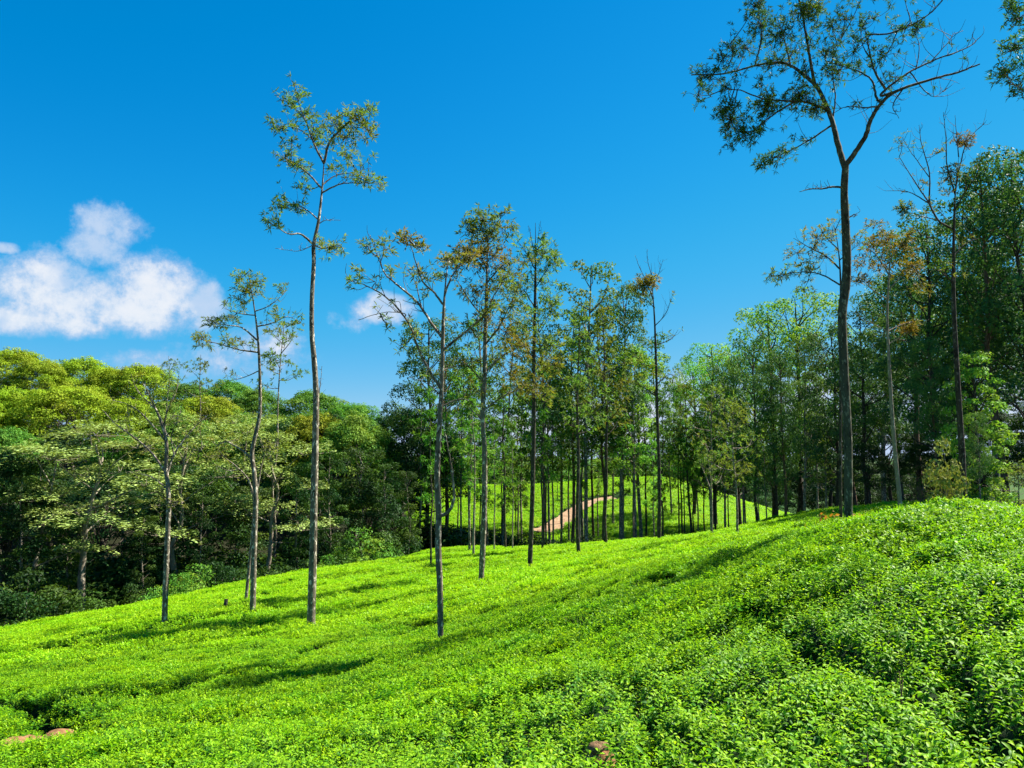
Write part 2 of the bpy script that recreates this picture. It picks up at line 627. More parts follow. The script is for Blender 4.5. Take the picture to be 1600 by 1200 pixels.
M = {}
BR = [(0.11, 0.085, 0.014), (0.18, 0.135, 0.02), (0.25, 0.19, 0.035)]
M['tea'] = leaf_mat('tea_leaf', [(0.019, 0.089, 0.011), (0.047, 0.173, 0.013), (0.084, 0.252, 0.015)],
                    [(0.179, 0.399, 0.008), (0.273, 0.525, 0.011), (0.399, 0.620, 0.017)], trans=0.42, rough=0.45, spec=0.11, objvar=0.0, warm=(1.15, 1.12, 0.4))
M['oak'] = leaf_mat('silver_oak_leaf', [(0.050, 0.118, 0.028), (0.098, 0.202, 0.041), (0.166, 0.306, 0.055)], BR, trans=0.42, rough=0.6, spec=0.1)
M['euc'] = leaf_mat('eucalyptus_leaf', [(0.017, 0.070, 0.029), (0.038, 0.118, 0.043), (0.076, 0.186, 0.047)],
                    [(0.076, 0.161, 0.016), (0.138, 0.237, 0.022), (0.188, 0.287, 0.033)], trans=0.30, rough=0.6, spec=0.1)
M['canopy'] = leaf_mat('forest_canopy_leaf', [(0.116, 0.209, 0.012), (0.218, 0.335, 0.016), (0.312, 0.452, 0.023)],
                       [(0.155, 0.159, 0.016), (0.249, 0.243, 0.023), (0.328, 0.318, 0.032)], trans=0.25, rough=0.65, spec=0.06)
M['mid'] = leaf_mat('forest_mid_leaf', [(0.036, 0.126, 0.017), (0.080, 0.216, 0.027), (0.146, 0.328, 0.032)],
                    [(0.132, 0.179, 0.022), (0.204, 0.254, 0.030), (0.277, 0.328, 0.044)], trans=0.28, rough=0.6, spec=0.08)
M['deep'] = leaf_mat('forest_deep_shade_leaf', [(0.006, 0.023, 0.008), (0.012, 0.045, 0.012), (0.025, 0.084, 0.017)],
                     [(0.049, 0.109, 0.009), (0.088, 0.160, 0.012), (0.127, 0.202, 0.018)], trans=0.28, rough=0.55, spec=0.1)  # dark green leaves, darkened further to paint in the shade of forest depth
M['pale'] = leaf_mat('albizia_leaf', [(0.160, 0.230, 0.054), (0.255, 0.338, 0.085), (0.340, 0.436, 0.133)],
                     [(0.170, 0.205, 0.049), (0.244, 0.278, 0.067), (0.308, 0.338, 0.097)], trans=0.2, rough=0.65, spec=0.06)
M['bright'] = leaf_mat('bright_leaf', [(0.060, 0.206, 0.028), (0.120, 0.325, 0.042), (0.206, 0.461, 0.050)],
                       [(0.206, 0.308, 0.026), (0.308, 0.395, 0.034), (0.359, 0.427, 0.050)], trans=0.35, rough=0.6, spec=0.1)
M['red'] = leaf_mat('red_weed_leaf', [(0.16, 0.05, 0.012), (0.26, 0.09, 0.02), (0.34, 0.14, 0.03)], BR, trans=0.3)
M['bark'] = bark_mat('silver_oak_bark', (0.037, 0.030, 0.020), (0.138, 0.115, 0.083), (0.375, 0.331, 0.250), 7.0, 0.8)
M['bark_dark'] = bark_mat('dark_bark', (0.016, 0.013, 0.009), (0.045, 0.037, 0.026), (0.11, 0.093, 0.066), 6.0, 0.5)
M['bark_moss'] = bark_mat('mossy_bark', (0.020, 0.019, 0.012), (0.062, 0.060, 0.038), (0.15, 0.15, 0.095), 6.0, 0.5)
M['bark_pale'] = bark_mat('pale_bark', (0.09, 0.075, 0.052), (0.21, 0.18, 0.13), (0.36, 0.32, 0.24), 5.0, 0.4)
M['bark_red'] = bark_mat('eucalyptus_bark', (0.05, 0.03, 0.018), (0.13, 0.082, 0.05), (0.24, 0.17, 0.11), 3.0, 0.2)
M['ground'] = None


def ground_mat():
    m, t = new_mat('soil_and_grass')
    out = t.n('ShaderNodeOutputMaterial')
    geo = t.n('ShaderNodeNewGeometry')
    n1 = t.noise(geo.outputs['Position'], 0.6, 6, 0.65)
    n2 = t.noise(geo.outputs['Position'], 9.0, 5, 0.6)
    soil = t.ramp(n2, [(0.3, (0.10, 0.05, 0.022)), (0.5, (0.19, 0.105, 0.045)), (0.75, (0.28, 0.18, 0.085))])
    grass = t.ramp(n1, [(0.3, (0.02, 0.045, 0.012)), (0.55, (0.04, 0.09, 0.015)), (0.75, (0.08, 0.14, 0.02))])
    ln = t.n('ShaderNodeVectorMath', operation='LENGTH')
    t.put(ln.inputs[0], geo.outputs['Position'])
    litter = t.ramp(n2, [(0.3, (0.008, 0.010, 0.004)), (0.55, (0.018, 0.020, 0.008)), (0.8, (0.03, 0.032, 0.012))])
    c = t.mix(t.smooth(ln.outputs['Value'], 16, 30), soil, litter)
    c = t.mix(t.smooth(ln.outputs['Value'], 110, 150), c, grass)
    pr = t.n('ShaderNodeBsdfPrincipled')
    t.put(pr.inputs['Base Color'], c)
    pr.inputs['Roughness'].default_value = 0.95
    pr.inputs['Specular IOR Level'].default_value = 0.1
    bm = t.n('ShaderNodeBump')
    bm.inputs['Strength'].default_value = 0.6
    bm.inputs['Distance'].default_value = 0.06
    t.put(bm.inputs['Height'], n2)
    t.t.links.new(bm.outputs[0], pr.inputs['Normal'])
    t.t.links.new(pr.outputs[0], out.inputs[0])
    return m


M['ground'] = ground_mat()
M['road'] = soil_mat('sandy_track', [(0.32, (0.16, 0.10, 0.055)), (0.48, (0.30, 0.19, 0.11)), (0.7, (0.42, 0.29, 0.18))], 1.6, 0.8, 0.15)
M['earth'] = soil_mat('bare_red_earth', [(0.3, (0.10, 0.045, 0.018)), (0.5, (0.22, 0.115, 0.05)), (0.75, (0.33, 0.20, 0.10))], 12, 0.6, 0.03)
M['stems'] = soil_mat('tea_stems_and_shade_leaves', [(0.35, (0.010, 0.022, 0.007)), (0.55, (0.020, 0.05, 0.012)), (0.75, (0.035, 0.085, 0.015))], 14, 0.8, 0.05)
M['stone'] = soil_mat('weathered_stone', [(0.3, (0.12, 0.07, 0.035)), (0.55, (0.20, 0.125, 0.065)), (0.8, (0.28, 0.19, 0.11))], 9, 0.6, 0.02)
M['hill'] = soil_mat('far_woodland', [(0.35, (0.02, 0.05, 0.018)), (0.6, (0.035, 0.075, 0.022))], 0.02, 0.0)


def link(o, parent=None):
    COL.objects.link(o)
    if parent is not None:
        o.parent = parent
    return o


def mobj(name, me, parent=None):
    return link(bpy.data.objects.new(name, me), parent)


def tag(o, label=None, cat=None, group=None, kind=None):
    for k, v in (('label', label), ('category', cat), ('group', group), ('kind', kind)):
        if v:
            o[k] = v
    return o


def grid_mesh(name, X, Y, Z, mat, smooth=True):
    mb = MB()
    ny, nx = X.shape
    V = np.c_[X.ravel(), Y.ravel(), Z.ravel()]
    i = np.arange(ny - 1)[:, None] * nx + np.arange(nx - 1)[None]
    F = np.stack([i, i + 1, i + nx + 1, i + nx], -1).reshape(-1, 4)
    mb.add(V, F)
    return mb.mesh(name, mat, smooth, attrs=False)


# ------------------------------------------------------------------ ground sheet (polar, reaches the horizon)
def build_ground():
    r = np.concatenate([np.linspace(0.3, 14, 40), np.geomspace(14.6, 170, 110), np.geomspace(180, 7000, 26)])
    a = np.linspace(0, TAU, 241)
    R, A = np.meshgrid(r, a, indexing='ij')
    X = R * np.sin(A)
    Y = R * np.cos(A)
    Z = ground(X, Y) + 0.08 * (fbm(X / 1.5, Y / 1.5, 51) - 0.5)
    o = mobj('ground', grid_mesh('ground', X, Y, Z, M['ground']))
    tag(o, kind='structure')
    # far ridge closing the horizon
    a = np.linspace(-1.2, 1.2, 160)
    rows = []
    for d, h in [(2300, -20), (2600, 0.0), (2900, 1.0), (3300, 0.5), (3600, -20)]:
        hh = 4 + 16 * fbm(a * 7 + 3, a * 0 + 2, 23) if h >= 0 else 0 * a - 20
        rows.append(np.stack([d * np.sin(a), d * np.cos(a), (hh * h if h > 0 else (hh * 0.55 if h == 0 else hh)) - 4], -1))
    G = np.array(rows)
    o = mobj('hills', grid_mesh('hills', G[..., 0], G[..., 1], G[..., 2], M['hill']))
    tag(o, kind='structure')
    # sandy track on the far hill
    pts = smooth_line(np.c_[ROAD, np.zeros(len(ROAD))], 8)[:, :2]
    tan = unit(np.gradient(pts, axis=0))
    nor = np.c_[-tan[:, 1], tan[:, 0]]
    w = np.linspace(1.35, 0.6, len(pts))
    cols = []
    for s in np.linspace(-1, 1, 7):
        q = pts + nor * (w * s)[:, None] * (1 + 0.5 * (vnoise(pts[:, 0] * 2, pts[:, 1] * 2, int(9 + s * 3)) - 0.5))[:, None]
        cols.append(np.c_[q, surf(q[:, 0], q[:, 1]) - 0.25 - 0.05 * (1 - s * s)])
    G = np.array(cols)
    o = mobj('road', grid_mesh('road', G[..., 0], G[..., 1], G[..., 2], M['road']))
    tag(o, kind='structure')


build_ground()

# ------------------------------------------------------------------ tea


def tea_patch(seed, R, n, leafs, L, zone_tone=0.0):
    """a cushion of tea shoots of radius R: upright shoots with young leaves over darker old ones"""
    r = np.random.default_rng(seed)
    mb = MB()
    rad = R * np.sqrt(r.random(n))
    th = r.random(n) * TAU
    base = np.c_[rad * np.cos(th), rad * np.sin(th), 0.10 * (vnoise(rad * np.cos(th) * 6 / R + seed * 7.3, rad * np.sin(th) * 6 / R, seed) - 0.5) * (R / 0.35) ** 0.5 - 0.04 * (rad / R) ** 2]
    lift = r.random(n) * 0.6 * L
    young = r.random(n)
    for k in range(leafs):
        f = k / max(1, leafs - 1)
        a = r.random(n) * TAU
        elev = np.radians(4 + 38 * f + r.normal(size=n) * 15)
        d = np.c_[np.cos(a) * np.cos(elev), np.sin(a) * np.cos(elev), np.sin(elev)]
        nr = np.c_[-np.cos(a) * np.sin(elev), -np.sin(a) * np.sin(elev), np.cos(elev)] + r.normal(size=(n, 3)) * 0.25
        pos = base + np.c_[np.zeros(n), np.zeros(n), lift - (1 - f) * 0.9 * L]
        LL = L * (1.15 - 0.45 * f) * r.uniform(0.75, 1.2, n)
        tone = np.clip(f * 0.85 + 0.45 * (young - 0.45) + zone_tone + r.normal(size=n) * 0.14, 0, 1)
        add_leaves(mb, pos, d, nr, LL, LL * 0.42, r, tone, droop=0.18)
    return mb.mesh('tea_cushion', M['tea'])


def tea_shoot(seed):
    """one detailed shoot: a stem and curved leaves"""
    r = np.random.default_rng(seed)
    mb = MB()
    n = 9
    for k in range(n):
        f = k / (n - 1)
        a = k * 2.4 + r.random() * 0.7
        elev = math.radians(-2 + 50 * f + r.normal() * 12)
        L = 0.088 * (1.08 - 0.55 * f) * r.uniform(0.8, 1.15)
        W = L * r.uniform(0.36, 0.46)
        h = np.array([math.cos(a), math.sin(a), 0])
        side = np.array([-math.sin(a), math.cos(a), 0])
        ts = np.array([0.0, 0.22, 0.5, 0.78, 1.0])
        ws = np.array([0.06, 0.72, 1.0, 0.66, 0.03]) * W / 2
        e = elev - ts * math.radians(55) * r.uniform(0.5, 1.2)
        step = np.diff(ts, prepend=0)[:, None] * L
        c = np.cumsum(step * (np.cos(e)[:, None] * h + np.sin(e)[:, None] * np.array([0, 0, 1])), 0)
        c = c + np.array([0, 0, -0.14 + 0.15 * f]) + h * 0.004
        up = -np.sin(e)[:, None] * h + np.cos(e)[:, None] * np.array([0, 0, 1.0])
        lft = c - side * ws[:, None] + up * ws[:, None] * 0.35
        rgt = c + side * ws[:, None] + up * ws[:, None] * 0.35
        V = np.stack([lft, c, rgt], 1).reshape(-1, 3)
        F = []
        for i in range(4):
            for j in range(2):
                p = i * 3 + j
                F.append((p, p + 1, p + 4, p + 3))
        tone = float(np.clip(f * 0.95 - 0.06 + r.normal() * 0.16 + (seed % 3 - 1) * 0.1, 0, 1))
        mb.add(V, F, r.random(), tone)
    add_tube(mb, [(0, 0, -0.24), (0.004, 0.003, -0.1), (0, 0, 0.02)], [0.003, 0.0025, 0.001], 4)
    return mb.mesh('tea_shoot', M['tea'], smooth=True)


def euler_from_normal(nrm, yaw):
    z = unit(nrm)
    x0 = np.c_[np.cos(yaw), np.sin(yaw), np.zeros(len(yaw))]
    x = unit(x0 - z * (x0 * z).sum(1, keepdims=True))
    y = np.cross(z, x)
    ry = -np.arcsin(np.clip(x[:, 2], -1, 1))
    rx = np.arctan2(y[:, 2], z[:, 2])
    rz = np.arctan2(x[:, 1], x[:, 0])
    return np.c_[rx, ry, rz]


def gn_instances(name, pts, eul, scl, idx, meshes, parent):
    """one object whose geometry nodes place leaf cushions on its points"""
    src = bpy.data.collections.new(name + '_source')
    for i, me in enumerate(meshes):
        src.objects.link(bpy.data.objects.new('cushion_%02d' % i, me))
    me = bpy.data.meshes.new(name)
    me.vertices.add(len(pts))
    me.vertices.foreach_set('co', np.asarray(pts, np.float32).ravel())
    for nm, typ, arr, key in (('eul', 'FLOAT_VECTOR', eul, 'vector'), ('scl', 'FLOAT', scl, 'value'), ('pick', 'INT', idx, 'value')):
        at = me.attributes.new(nm, typ, 'POINT')
        at.data.foreach_set(key, np.asarray(arr, np.int32 if typ == 'INT' else np.float32).ravel())
    o = mobj(name, me, parent)
    ng = bpy.data.node_groups.new(name, 'GeometryNodeTree')
    ng.interface.new_socket('Geometry', in_out='INPUT', socket_type='NodeSocketGeometry')
    ng.interface.new_socket('Geometry', in_out='OUTPUT', socket_type='NodeSocketGeometry')
    N = ng.nodes
    gi = N.new('NodeGroupInput')
    go = N.new('NodeGroupOutput')
    ci = N.new('GeometryNodeCollectionInfo')
    ci.inputs[0].default_value = src
    ci.inputs['Separate Children'].default_value = True
    ci.inputs['Reset Children'].default_value = True
    ip = N.new('GeometryNodeInstanceOnPoints')
    ip.inputs['Pick Instance'].default_value = True

    def attr(nm, typ):
        a = N.new('GeometryNodeInputNamedAttribute')
        a.data_type = typ
        a.inputs[0].default_value = nm
        return a.outputs[0]
    L = ng.links
    L.new(gi.outputs[0], ip.inputs['Points'])
    L.new(ci.outputs[0], ip.inputs['Instance'])
    L.new(attr('pick', 'INT'), ip.inputs['Instance Index'])
    L.new(attr('eul', 'FLOAT_VECTOR'), ip.inputs['Rotation'])
    L.new(attr('scl', 'FLOAT'), ip.inputs['Scale'])
    L.new(ip.outputs[0], go.inputs[0])
    md = o.modifiers.new('scatter', 'NODES')
    md.node_group = ng
    return o


def scatter(x0, x1, y0, y1, step, r):
    nx = int((x1 - x0) / step)
    ny = int((y1 - y0) / step)
    X, Y = np.meshgrid(x0 + (np.arange(nx) + 0.5) * step, y0 + (np.arange(ny) + 0.5) * step)
    X = X.ravel() + r.uniform(-0.5, 0.5, X.size) * step
    Y = Y.ravel() + r.uniform(-0.5, 0.5, Y.size) * step
    return X, Y


def in_view(x, y, m):
    return (np.abs(x) < 0.72 * y + m)


def normals(x, y, f, e=0.25):
    gx = (f(x + e, y) - f(x - e, y)) / (2 * e)
    gy = (f(x, y + e) - f(x, y - e)) / (2 * e)
    return unit(np.c_[-gx, -gy, np.ones(len(x))])


def build_near_tea():
    r = np.random.default_rng(11)
    # stems and inner shade leaves: the body of the bushes under the leaf layer
    ys = np.concatenate([np.linspace(-2.5, 9, 130), np.linspace(9.15, 56, 200)])
    us = np.linspace(-1, 1, 260)
    U, Y = np.meshgrid(us, ys)
    half = 0.74 * np.maximum(Y, 0) + 4.5
    X = U * half
    X = np.clip(X, -40, 24)
    h, g, soil = lump(X, Y)
    S = surf(X, Y)
    Z = S + h - 0.13 - 0.6 * np.clip(g, 0, 0.4) * (Y < 12)
    Z = Z * (1 - soil) + (S - 0.32) * soil
    out = ~in_near_tea(X, Y)
    Z = np.where(out, S - BUSH - 0.25, Z)
    body = mobj('tea_bushes', grid_mesh('tea_bushes', X, Y, Z, M['stems']))
    tag(body, 'bright green plucked tea bushes covering the near slope', 'tea bushes', kind='stuff')

    def pts(x0, x1, y0, y1, step, marg, dz):
        x, y = scatter(x0, x1, y0, y1, step, r)
        k = in_near_tea(x, y) & in_view(x, y, marg)
        x, y = x[k], y[k]
        h, g, soil = lump(x, y)
        hole = sstep(0.42 - fbm(x / 0.42, y / 0.42, 83), 0.0, 0.16) * (y < 24)
        k = (soil < 0.3) & (r.random(len(x)) > np.maximum(sstep(g, 0.12, 0.42) * np.where(y < 7.5, 0.5, 0.85), hole * np.where(y < 7.5, 0.35, 0.4)))
        x, y, h = x[k], y[k], h[k]
        return x, y, surf(x, y) + h + dz

    # detailed shoots nearby
    x, y, z = pts(-8, 9, -0.5, 9.5, 0.050, 1.8, 0.0)
    k = (np.hypot(x, y) > 0.75) & (y < 7.2 + r.normal(size=len(x)) * 0.9)
    x, y, z = x[k], y[k], z[k] + r.normal(size=k.sum()) * 0.034
    shoots = [tea_shoot(900 + i) for i in range(9)]
    P3 = np.c_[x, y, z]
    px, py, d = pix(P3)
    vis = (d > 0.5) & (px > 0) & (px < 1600) & (py < 1200) & (py > 700)
    near = np.argsort(np.where(vis, np.hypot(d, 0), 1e9))[:300]
    eul = np.c_[r.normal(size=len(x)) * 0.28, r.normal(size=len(x)) * 0.28, r.random(len(x)) * TAU]
    scl = r.uniform(0.36, 0.76, len(x))
    pick = np.clip(np.floor(9 * (0.55 * r.random(len(x)) + 0.9 * (fbm(x / 0.8, y / 0.8, 71) - 0.25))), 0, 8).astype(int)
    idx = np.array([0, 3, 6, 1, 4, 7, 2, 5, 8])[pick]
    rest = np.ones(len(x), bool)
    rest[near] = False
    for i in near:
        o = mobj('leaf_shoot', shoots[idx[i]], body)
        o.location = P3[i]
        o.rotation_euler = eul[i]
        o.scale = (scl[i],) * 3
    o = gn_instances('nearby_leaf_shoots', P3[rest], eul[rest], scl[rest], idx[rest], shoots, body)
    tag(o, kind='stuff')
    # bare stems that show in the gaps between bushes
    sx, sy = scatter(-7, 8, 0.8, 13, 0.10, r)
    k = in_near_tea(sx, sy) & in_view(sx, sy, 1.5) & (np.hypot(sx, sy) > 0.8)
    sx, sy = sx[k], sy[k]
    hh, gg, so = lump(sx, sy)
    hl = sstep(0.42 - fbm(sx / 0.42, sy / 0.42, 83), 0.0, 0.16)
    k = (r.random(len(sx)) < np.maximum(sstep(gg, 0.1, 0.35), hl * 0.5) * 0.4 + 0.006) & (so < 0.3)
    sx, sy, hh = sx[k], sy[k], hh[k]
    stems = []
    for i in range(4):
        mb = MB()
        rr = np.random.default_rng(700 + i)
        for q in range(7):
            p0 = np.array([rr.normal() * 0.05, rr.normal() * 0.05, -0.25])
            p2 = p0 + np.array([rr.normal() * 0.08, rr.normal() * 0.08, rr.uniform(0.16, 0.30)])
            add_tube(mb, smooth_line([p0, (p0 + p2) / 2 + rr.normal(size=3) * 0.02, p2], 3), np.linspace(0.0045, 0.002, 7), 4)
        stems.append(mb.mesh('tea_stem', M['bark_red'], True, False))
    o = gn_instances('bare_stems', np.c_[sx, sy, surf(sx, sy) + hh - 0.06], np.c_[r.normal(size=len(sx)) * 0.2, r.normal(size=len(sx)) * 0.2, r.random(len(sx)) * TAU], r.uniform(0.7, 1.2, len(sx)), r.integers(0, 4, len(sx)), stems, body)
    tag(o, kind='stuff')
    # cushions further off
    x, y, z = pts(-22, 20, 5.5, 21, 0.21, 2.5, -0.015)
    k = (y > 6.6 + r.normal(size=len(x)) * 0.6) & (y < 19 + r.normal(size=len(x)) * 0.8)
    x, y, z = x[k], y[k], z[k]
    n = normals(x, y, surf) + r.normal(size=(len(x), 3)) * 0.10
    ms = [tea_patch(300 + i, 0.27, 84, 5, 0.050, -0.20 + 0.035 * i) for i in range(7)]  # tone lowered to put the shade between nearer leaves into their colour
    o = gn_instances('slope_leaf_cushions', np.c_[x, y, z], euler_from_normal(n, r.random(len(x)) * TAU), r.uniform(0.8, 1.2, len(x)), np.clip(np.floor(7 * (0.25 * r.random(len(x)) + 1.5 * (fbm(x / 2.5, y / 2.5, 66) - 0.25))), 0, 6).astype(int), ms, body)
    tag(o, kind='stuff')
    x, y, z = pts(-40, 24, 17, 55, 0.42, 3.0, 0.0)
    k = (y > 18.4 + r.normal(size=len(x)) * 0.6)
    x, y, z = x[k], y[k], z[k]
    n = normals(x, y, surf) + r.normal(size=(len(x), 3)) * 0.09
    ms = [tea_patch(400 + i, 0.50, 150, 4, 0.085, 0.14 + 0.04 * i) for i in range(7)]  # tone raised to put the brighter grazing view of lit tops into colour
    o = gn_instances('crest_leaf_cushions', np.c_[x, y, z], euler_from_normal(n, r.random(len(x)) * TAU), r.uniform(0.8, 1.2, len(x)), np.clip(np.floor(7 * (0.3 * r.random(len(x)) + 1.4 * (fbm(x / 3.5, y / 3.5, 67) - 0.2))), 0, 6).astype(int), ms, body)
    tag(o, kind='stuff')


def build_soil():
    for i, (sx, sy, rx, ry) in enumerate(SOIL):
        a = np.linspace(0, TAU, 25)
        q = np.linspace(0, 1.25, 7)
        A, Q = np.meshgrid(a, q)
        X = sx + Q * (rx + 0.14) * np.cos(A)
        Y = sy + Q * (ry + 0.14) * np.sin(A)
        Z = surf(X, Y) - 0.02 - 0.22 * Q ** 2 + 0.10 * (fbm(X * 6, Y * 6, 5) - 0.5)
        o = mobj('soil_patch', grid_mesh('soil_patch', X, Y, Z, M['earth']))
        tag(o, kind='structure')


def far_lump(x, y):
    S = surf(x, y)
    u = (S * 3.2 + y * 0.25 + 0.9 * (fbm(x / 6, y / 6, 13) - 0.5)) / 1.0
    fu = np.abs(u - np.floor(u) - 0.5) * 2
    g = 0.5 * sstep(fu, 0.55, 1.0) * sstep(fbm(x / 7, y / 7, 17), 0.25, 0.5)
    rd = seg_dist(x, y, [tuple(q) for q in ROAD])
    road = 1 - sstep(rd, 1.2, 1.7)
    return -g, g, road


def build_far_tea():
    r = np.random.default_rng(12)
    X, Y = np.meshgrid(np.linspace(-17, 41, 230), np.linspace(62, 125, 240))
    h, g, road = far_lump(X, Y)
    Z = surf(X, Y) + h - 0.12
    out = ~in_far_tea(X, Y)
    Z = np.where(out, surf(X, Y) - BUSH - 0.3, Z)
    Z = Z * (1 - road) + road * (surf(X, Y) - BUSH)
    body = mobj('far_tea_bushes', grid_mesh('far_tea_bushes', X, Y, Z, M['stems']))
    tag(body, 'rows of tea bushes on the far hill around the sandy track', 'tea bushes', kind='stuff')
    x, y = scatter(-17, 41, 63, 124, 0.62, r)
    k = in_far_tea(x, y)
    x, y = x[k], y[k]
    h, g, road = far_lump(x, y)
    k = (road < 0.3) & (r.random(len(x)) > sstep(g, 0.1, 0.35) * 0.9)
    x, y, h = x[k], y[k], h[k]
    z = surf(x, y) + h
    n = normals(x, y, surf) + r.normal(size=(len(x), 3)) * 0.08
    ms = [tea_patch(500 + i, 0.62, 80, 4, 0.16, 0.15) for i in range(6)]
    o = gn_instances('far_leaf_cushions', np.c_[x, y, z], euler_from_normal(n, r.random(len(x)) * TAU), r.uniform(0.8, 1.2, len(x)), r.integers(0, 6, len(x)), ms, body)
    tag(o, kind='stuff')


build_near_tea()
build_soil()
build_far_tea()

# ------------------------------------------------------------------ trees: leaf sprays, generic kinds
UP = np.array([0, 0, 1.0])


def add_sprigs(mb, pos, axis, r, L, k, tone, ratio=0.22, spread=0.8, droop=0.15):
    """a star of narrow leaves at every position"""
    n = len(pos)
    if n == 0:
        return
    pos = np.repeat(pos, k, 0)
    ax = np.repeat(axis, k, 0)
    d = unit(ax * 0.55 + rand_dirs(n * k, r) * spread)
    nr = unit(rand_dirs(n * k, r) * 0.8 + UP)
    LL = L * r.uniform(0.6, 1.25, n * k)
    tn = np.clip(np.repeat(np.broadcast_to(tone, (n,)), k) + r.normal(size=n * k) * 0.12, 0, 1)
    base_r = np.repeat(r.random(n), k)
    rv = np.clip(0.55 * base_r + 0.45 * r.random(n * k), 0, 1)
    add_leaves(mb, pos, d, nr, LL, LL * ratio, r, tn, rv, droop=droop)


def add_puff(mb, c, rad, r, n, L, tone, ratio=0.5, flat=0.72, lo=-0.35):
    """a rounded clump of foliage: leaves spread through the outer shell of a lumpy ellipsoid"""
    d = rand_dirs(int(n * 1.7), r)
    d = d[d[:, 2] > lo + 0.25 * r.normal(size=len(d))][:n]
    m = len(d)
    rr = rad * (0.62 + 0.42 * r.random(m) ** 0.6)
    lob = 1 + 0.16 * np.sin(d[:, 0] * 5 + c[0] * 3) * np.sin(d[:, 1] * 5 + c[1] * 3 + 1) + 0.1 * np.sin(d[:, 2] * 9 + c[2])
    pos = np.asarray(c) + d * (rr * lob)[:, None] * np.array([1, 1, flat])
    nr = unit(d * 0.9 + UP * 0.35 + rand_dirs(m, r) * 0.75)
    t = unit(np.cross(nr, rand_dirs(m, r)) - UP * 0.25)
    LL = L * r.uniform(0.6, 1.3, m)
    base = r.random()
    rv = np.clip(0.35 * base + 0.65 * r.random(m), 0, 1)
    add_leaves(mb, pos - t * LL[:, None] * 0.5, t, nr, LL, LL * ratio, r, np.clip(tone + r.normal(size=m) * 0.08, 0, 1), rv)


def limb(mb, a, b, r0, r1, r, sag=0.1, k=5, m=4):
    a = np.asarray(a, float)
    b = np.asarray(b, float)
    L = np.linalg.norm(b - a)
    mid = (a + b) / 2 + r.normal(size=3) * L * 0.08 - UP * L * sag * 0.5
    p = smooth_line([a, mid, b], m)
    add_tube(mb, p, np.linspace(r0, r1, len(p)), k)
    return p


def trunk_line(H, r, wob=0.02, lean=(0, 0), n=8):
    z = np.linspace(0, H, n)
    x = np.cumsum(r.normal(size=n)) * H * wob / 2
    y = np.cumsum(r.normal(size=n)) * H * wob / 2
    x = x - x[0] + lean[0] * z / H
    y = y - y[0] + lean[1] * z / H
    return smooth_line(np.c_[x, y, z], 4)


def at_h(line, z):
    return np.array([np.interp(z, line[:, 2], line[:, 0]), np.interp(z, line[:, 2], line[:, 1]), z])


class Kind:
    """one tree variant: named part meshes in local space, height H"""
    def __init__(self, H, parts):
        self.H = H
        self.parts = parts


def k_oak(seed, H=14, start=0.45, dens=1.0, spread=1.9, tone=0.2, rad=0.11, leafmat='oak', bark='bark', tuft=True, leaf=0.26):
    """silver oak: straight stem, short rising branches with feathery sprays"""
    r = np.random.default_rng(seed)
    tr, br, lf = MB(), MB(), MB()
    ln = trunk_line(H * 0.97, r, 0.012)
    rads = np.interp(ln[:, 2], [0, 0.15 * H, 0.6 * H, 0.97 * H], [rad * 1.15, rad, rad * 0.62, 0.015])
    add_tube(tr, ln, rads, 7)
    nb = int(24 * dens)
    z = start * H
    for i in range(nb):
        f = (i + r.random() * 0.8) / nb
        zz = z + f * (H * 0.95 - z)
        a = i * 2.4 + r.random()
        Lb = spread * (0.55 + 0.75 * math.sin(math.pi * min(1, 0.2 + 0.75 * f))) * r.uniform(0.5, 1.15) * (1.15 - 0.65 * f)
        el = math.radians(r.uniform(15, 55))
        d = np.array([math.cos(a) * math.cos(el), math.sin(a) * math.cos(el), math.sin(el)])
        p0 = at_h(ln, zz)
        p = limb(br, p0, p0 + d * Lb, 0.012 + 0.018 * Lb * rad / 0.13, 0.006, r, 0.25, 4)
        tn = np.clip(tone + r.normal() * 0.16, 0, 1)
        m = int(13 * Lb / spread * dens ** 0.3 * r.uniform(0.5, 1.5)) + 3
        t = r.uniform(0.35, 1.05, m)
        q = p[0] + (p[-1] - p[0]) * t[:, None] + r.normal(size=(m, 3)) * np.array([0.26, 0.26, 0.16]) * Lb * 0.8
        add_sprigs(lf, q, unit(np.broadcast_to(d, (m, 3)) + UP * 0.3), r, leaf, 11, tn)
        for w in q[:: 3]:
            k = r.integers(1, len(p) - 1)
            add_tube(br, [p[k], (p[k] + w) / 2 + r.normal(size=3) * 0.05, w], [0.007, 0.005, 0.003], 3)
    if tuft:
        m = int(30 * dens)
        q = at_h(ln, H * 0.93) + r.normal(size=(m, 3)) * np.array([0.55, 0.55, 0.7]) * spread * 0.4
        add_sprigs(lf, q, np.broadcast_to(UP, (m, 3)), r, leaf, 8, tone)
    return Kind(H, [('trunk', tr.mesh('trunk', M[bark], True, False)), ('branchwork', br.mesh('branchwork', M[bark], True, False)), ('crown', lf.mesh('crown', M[leafmat]))])


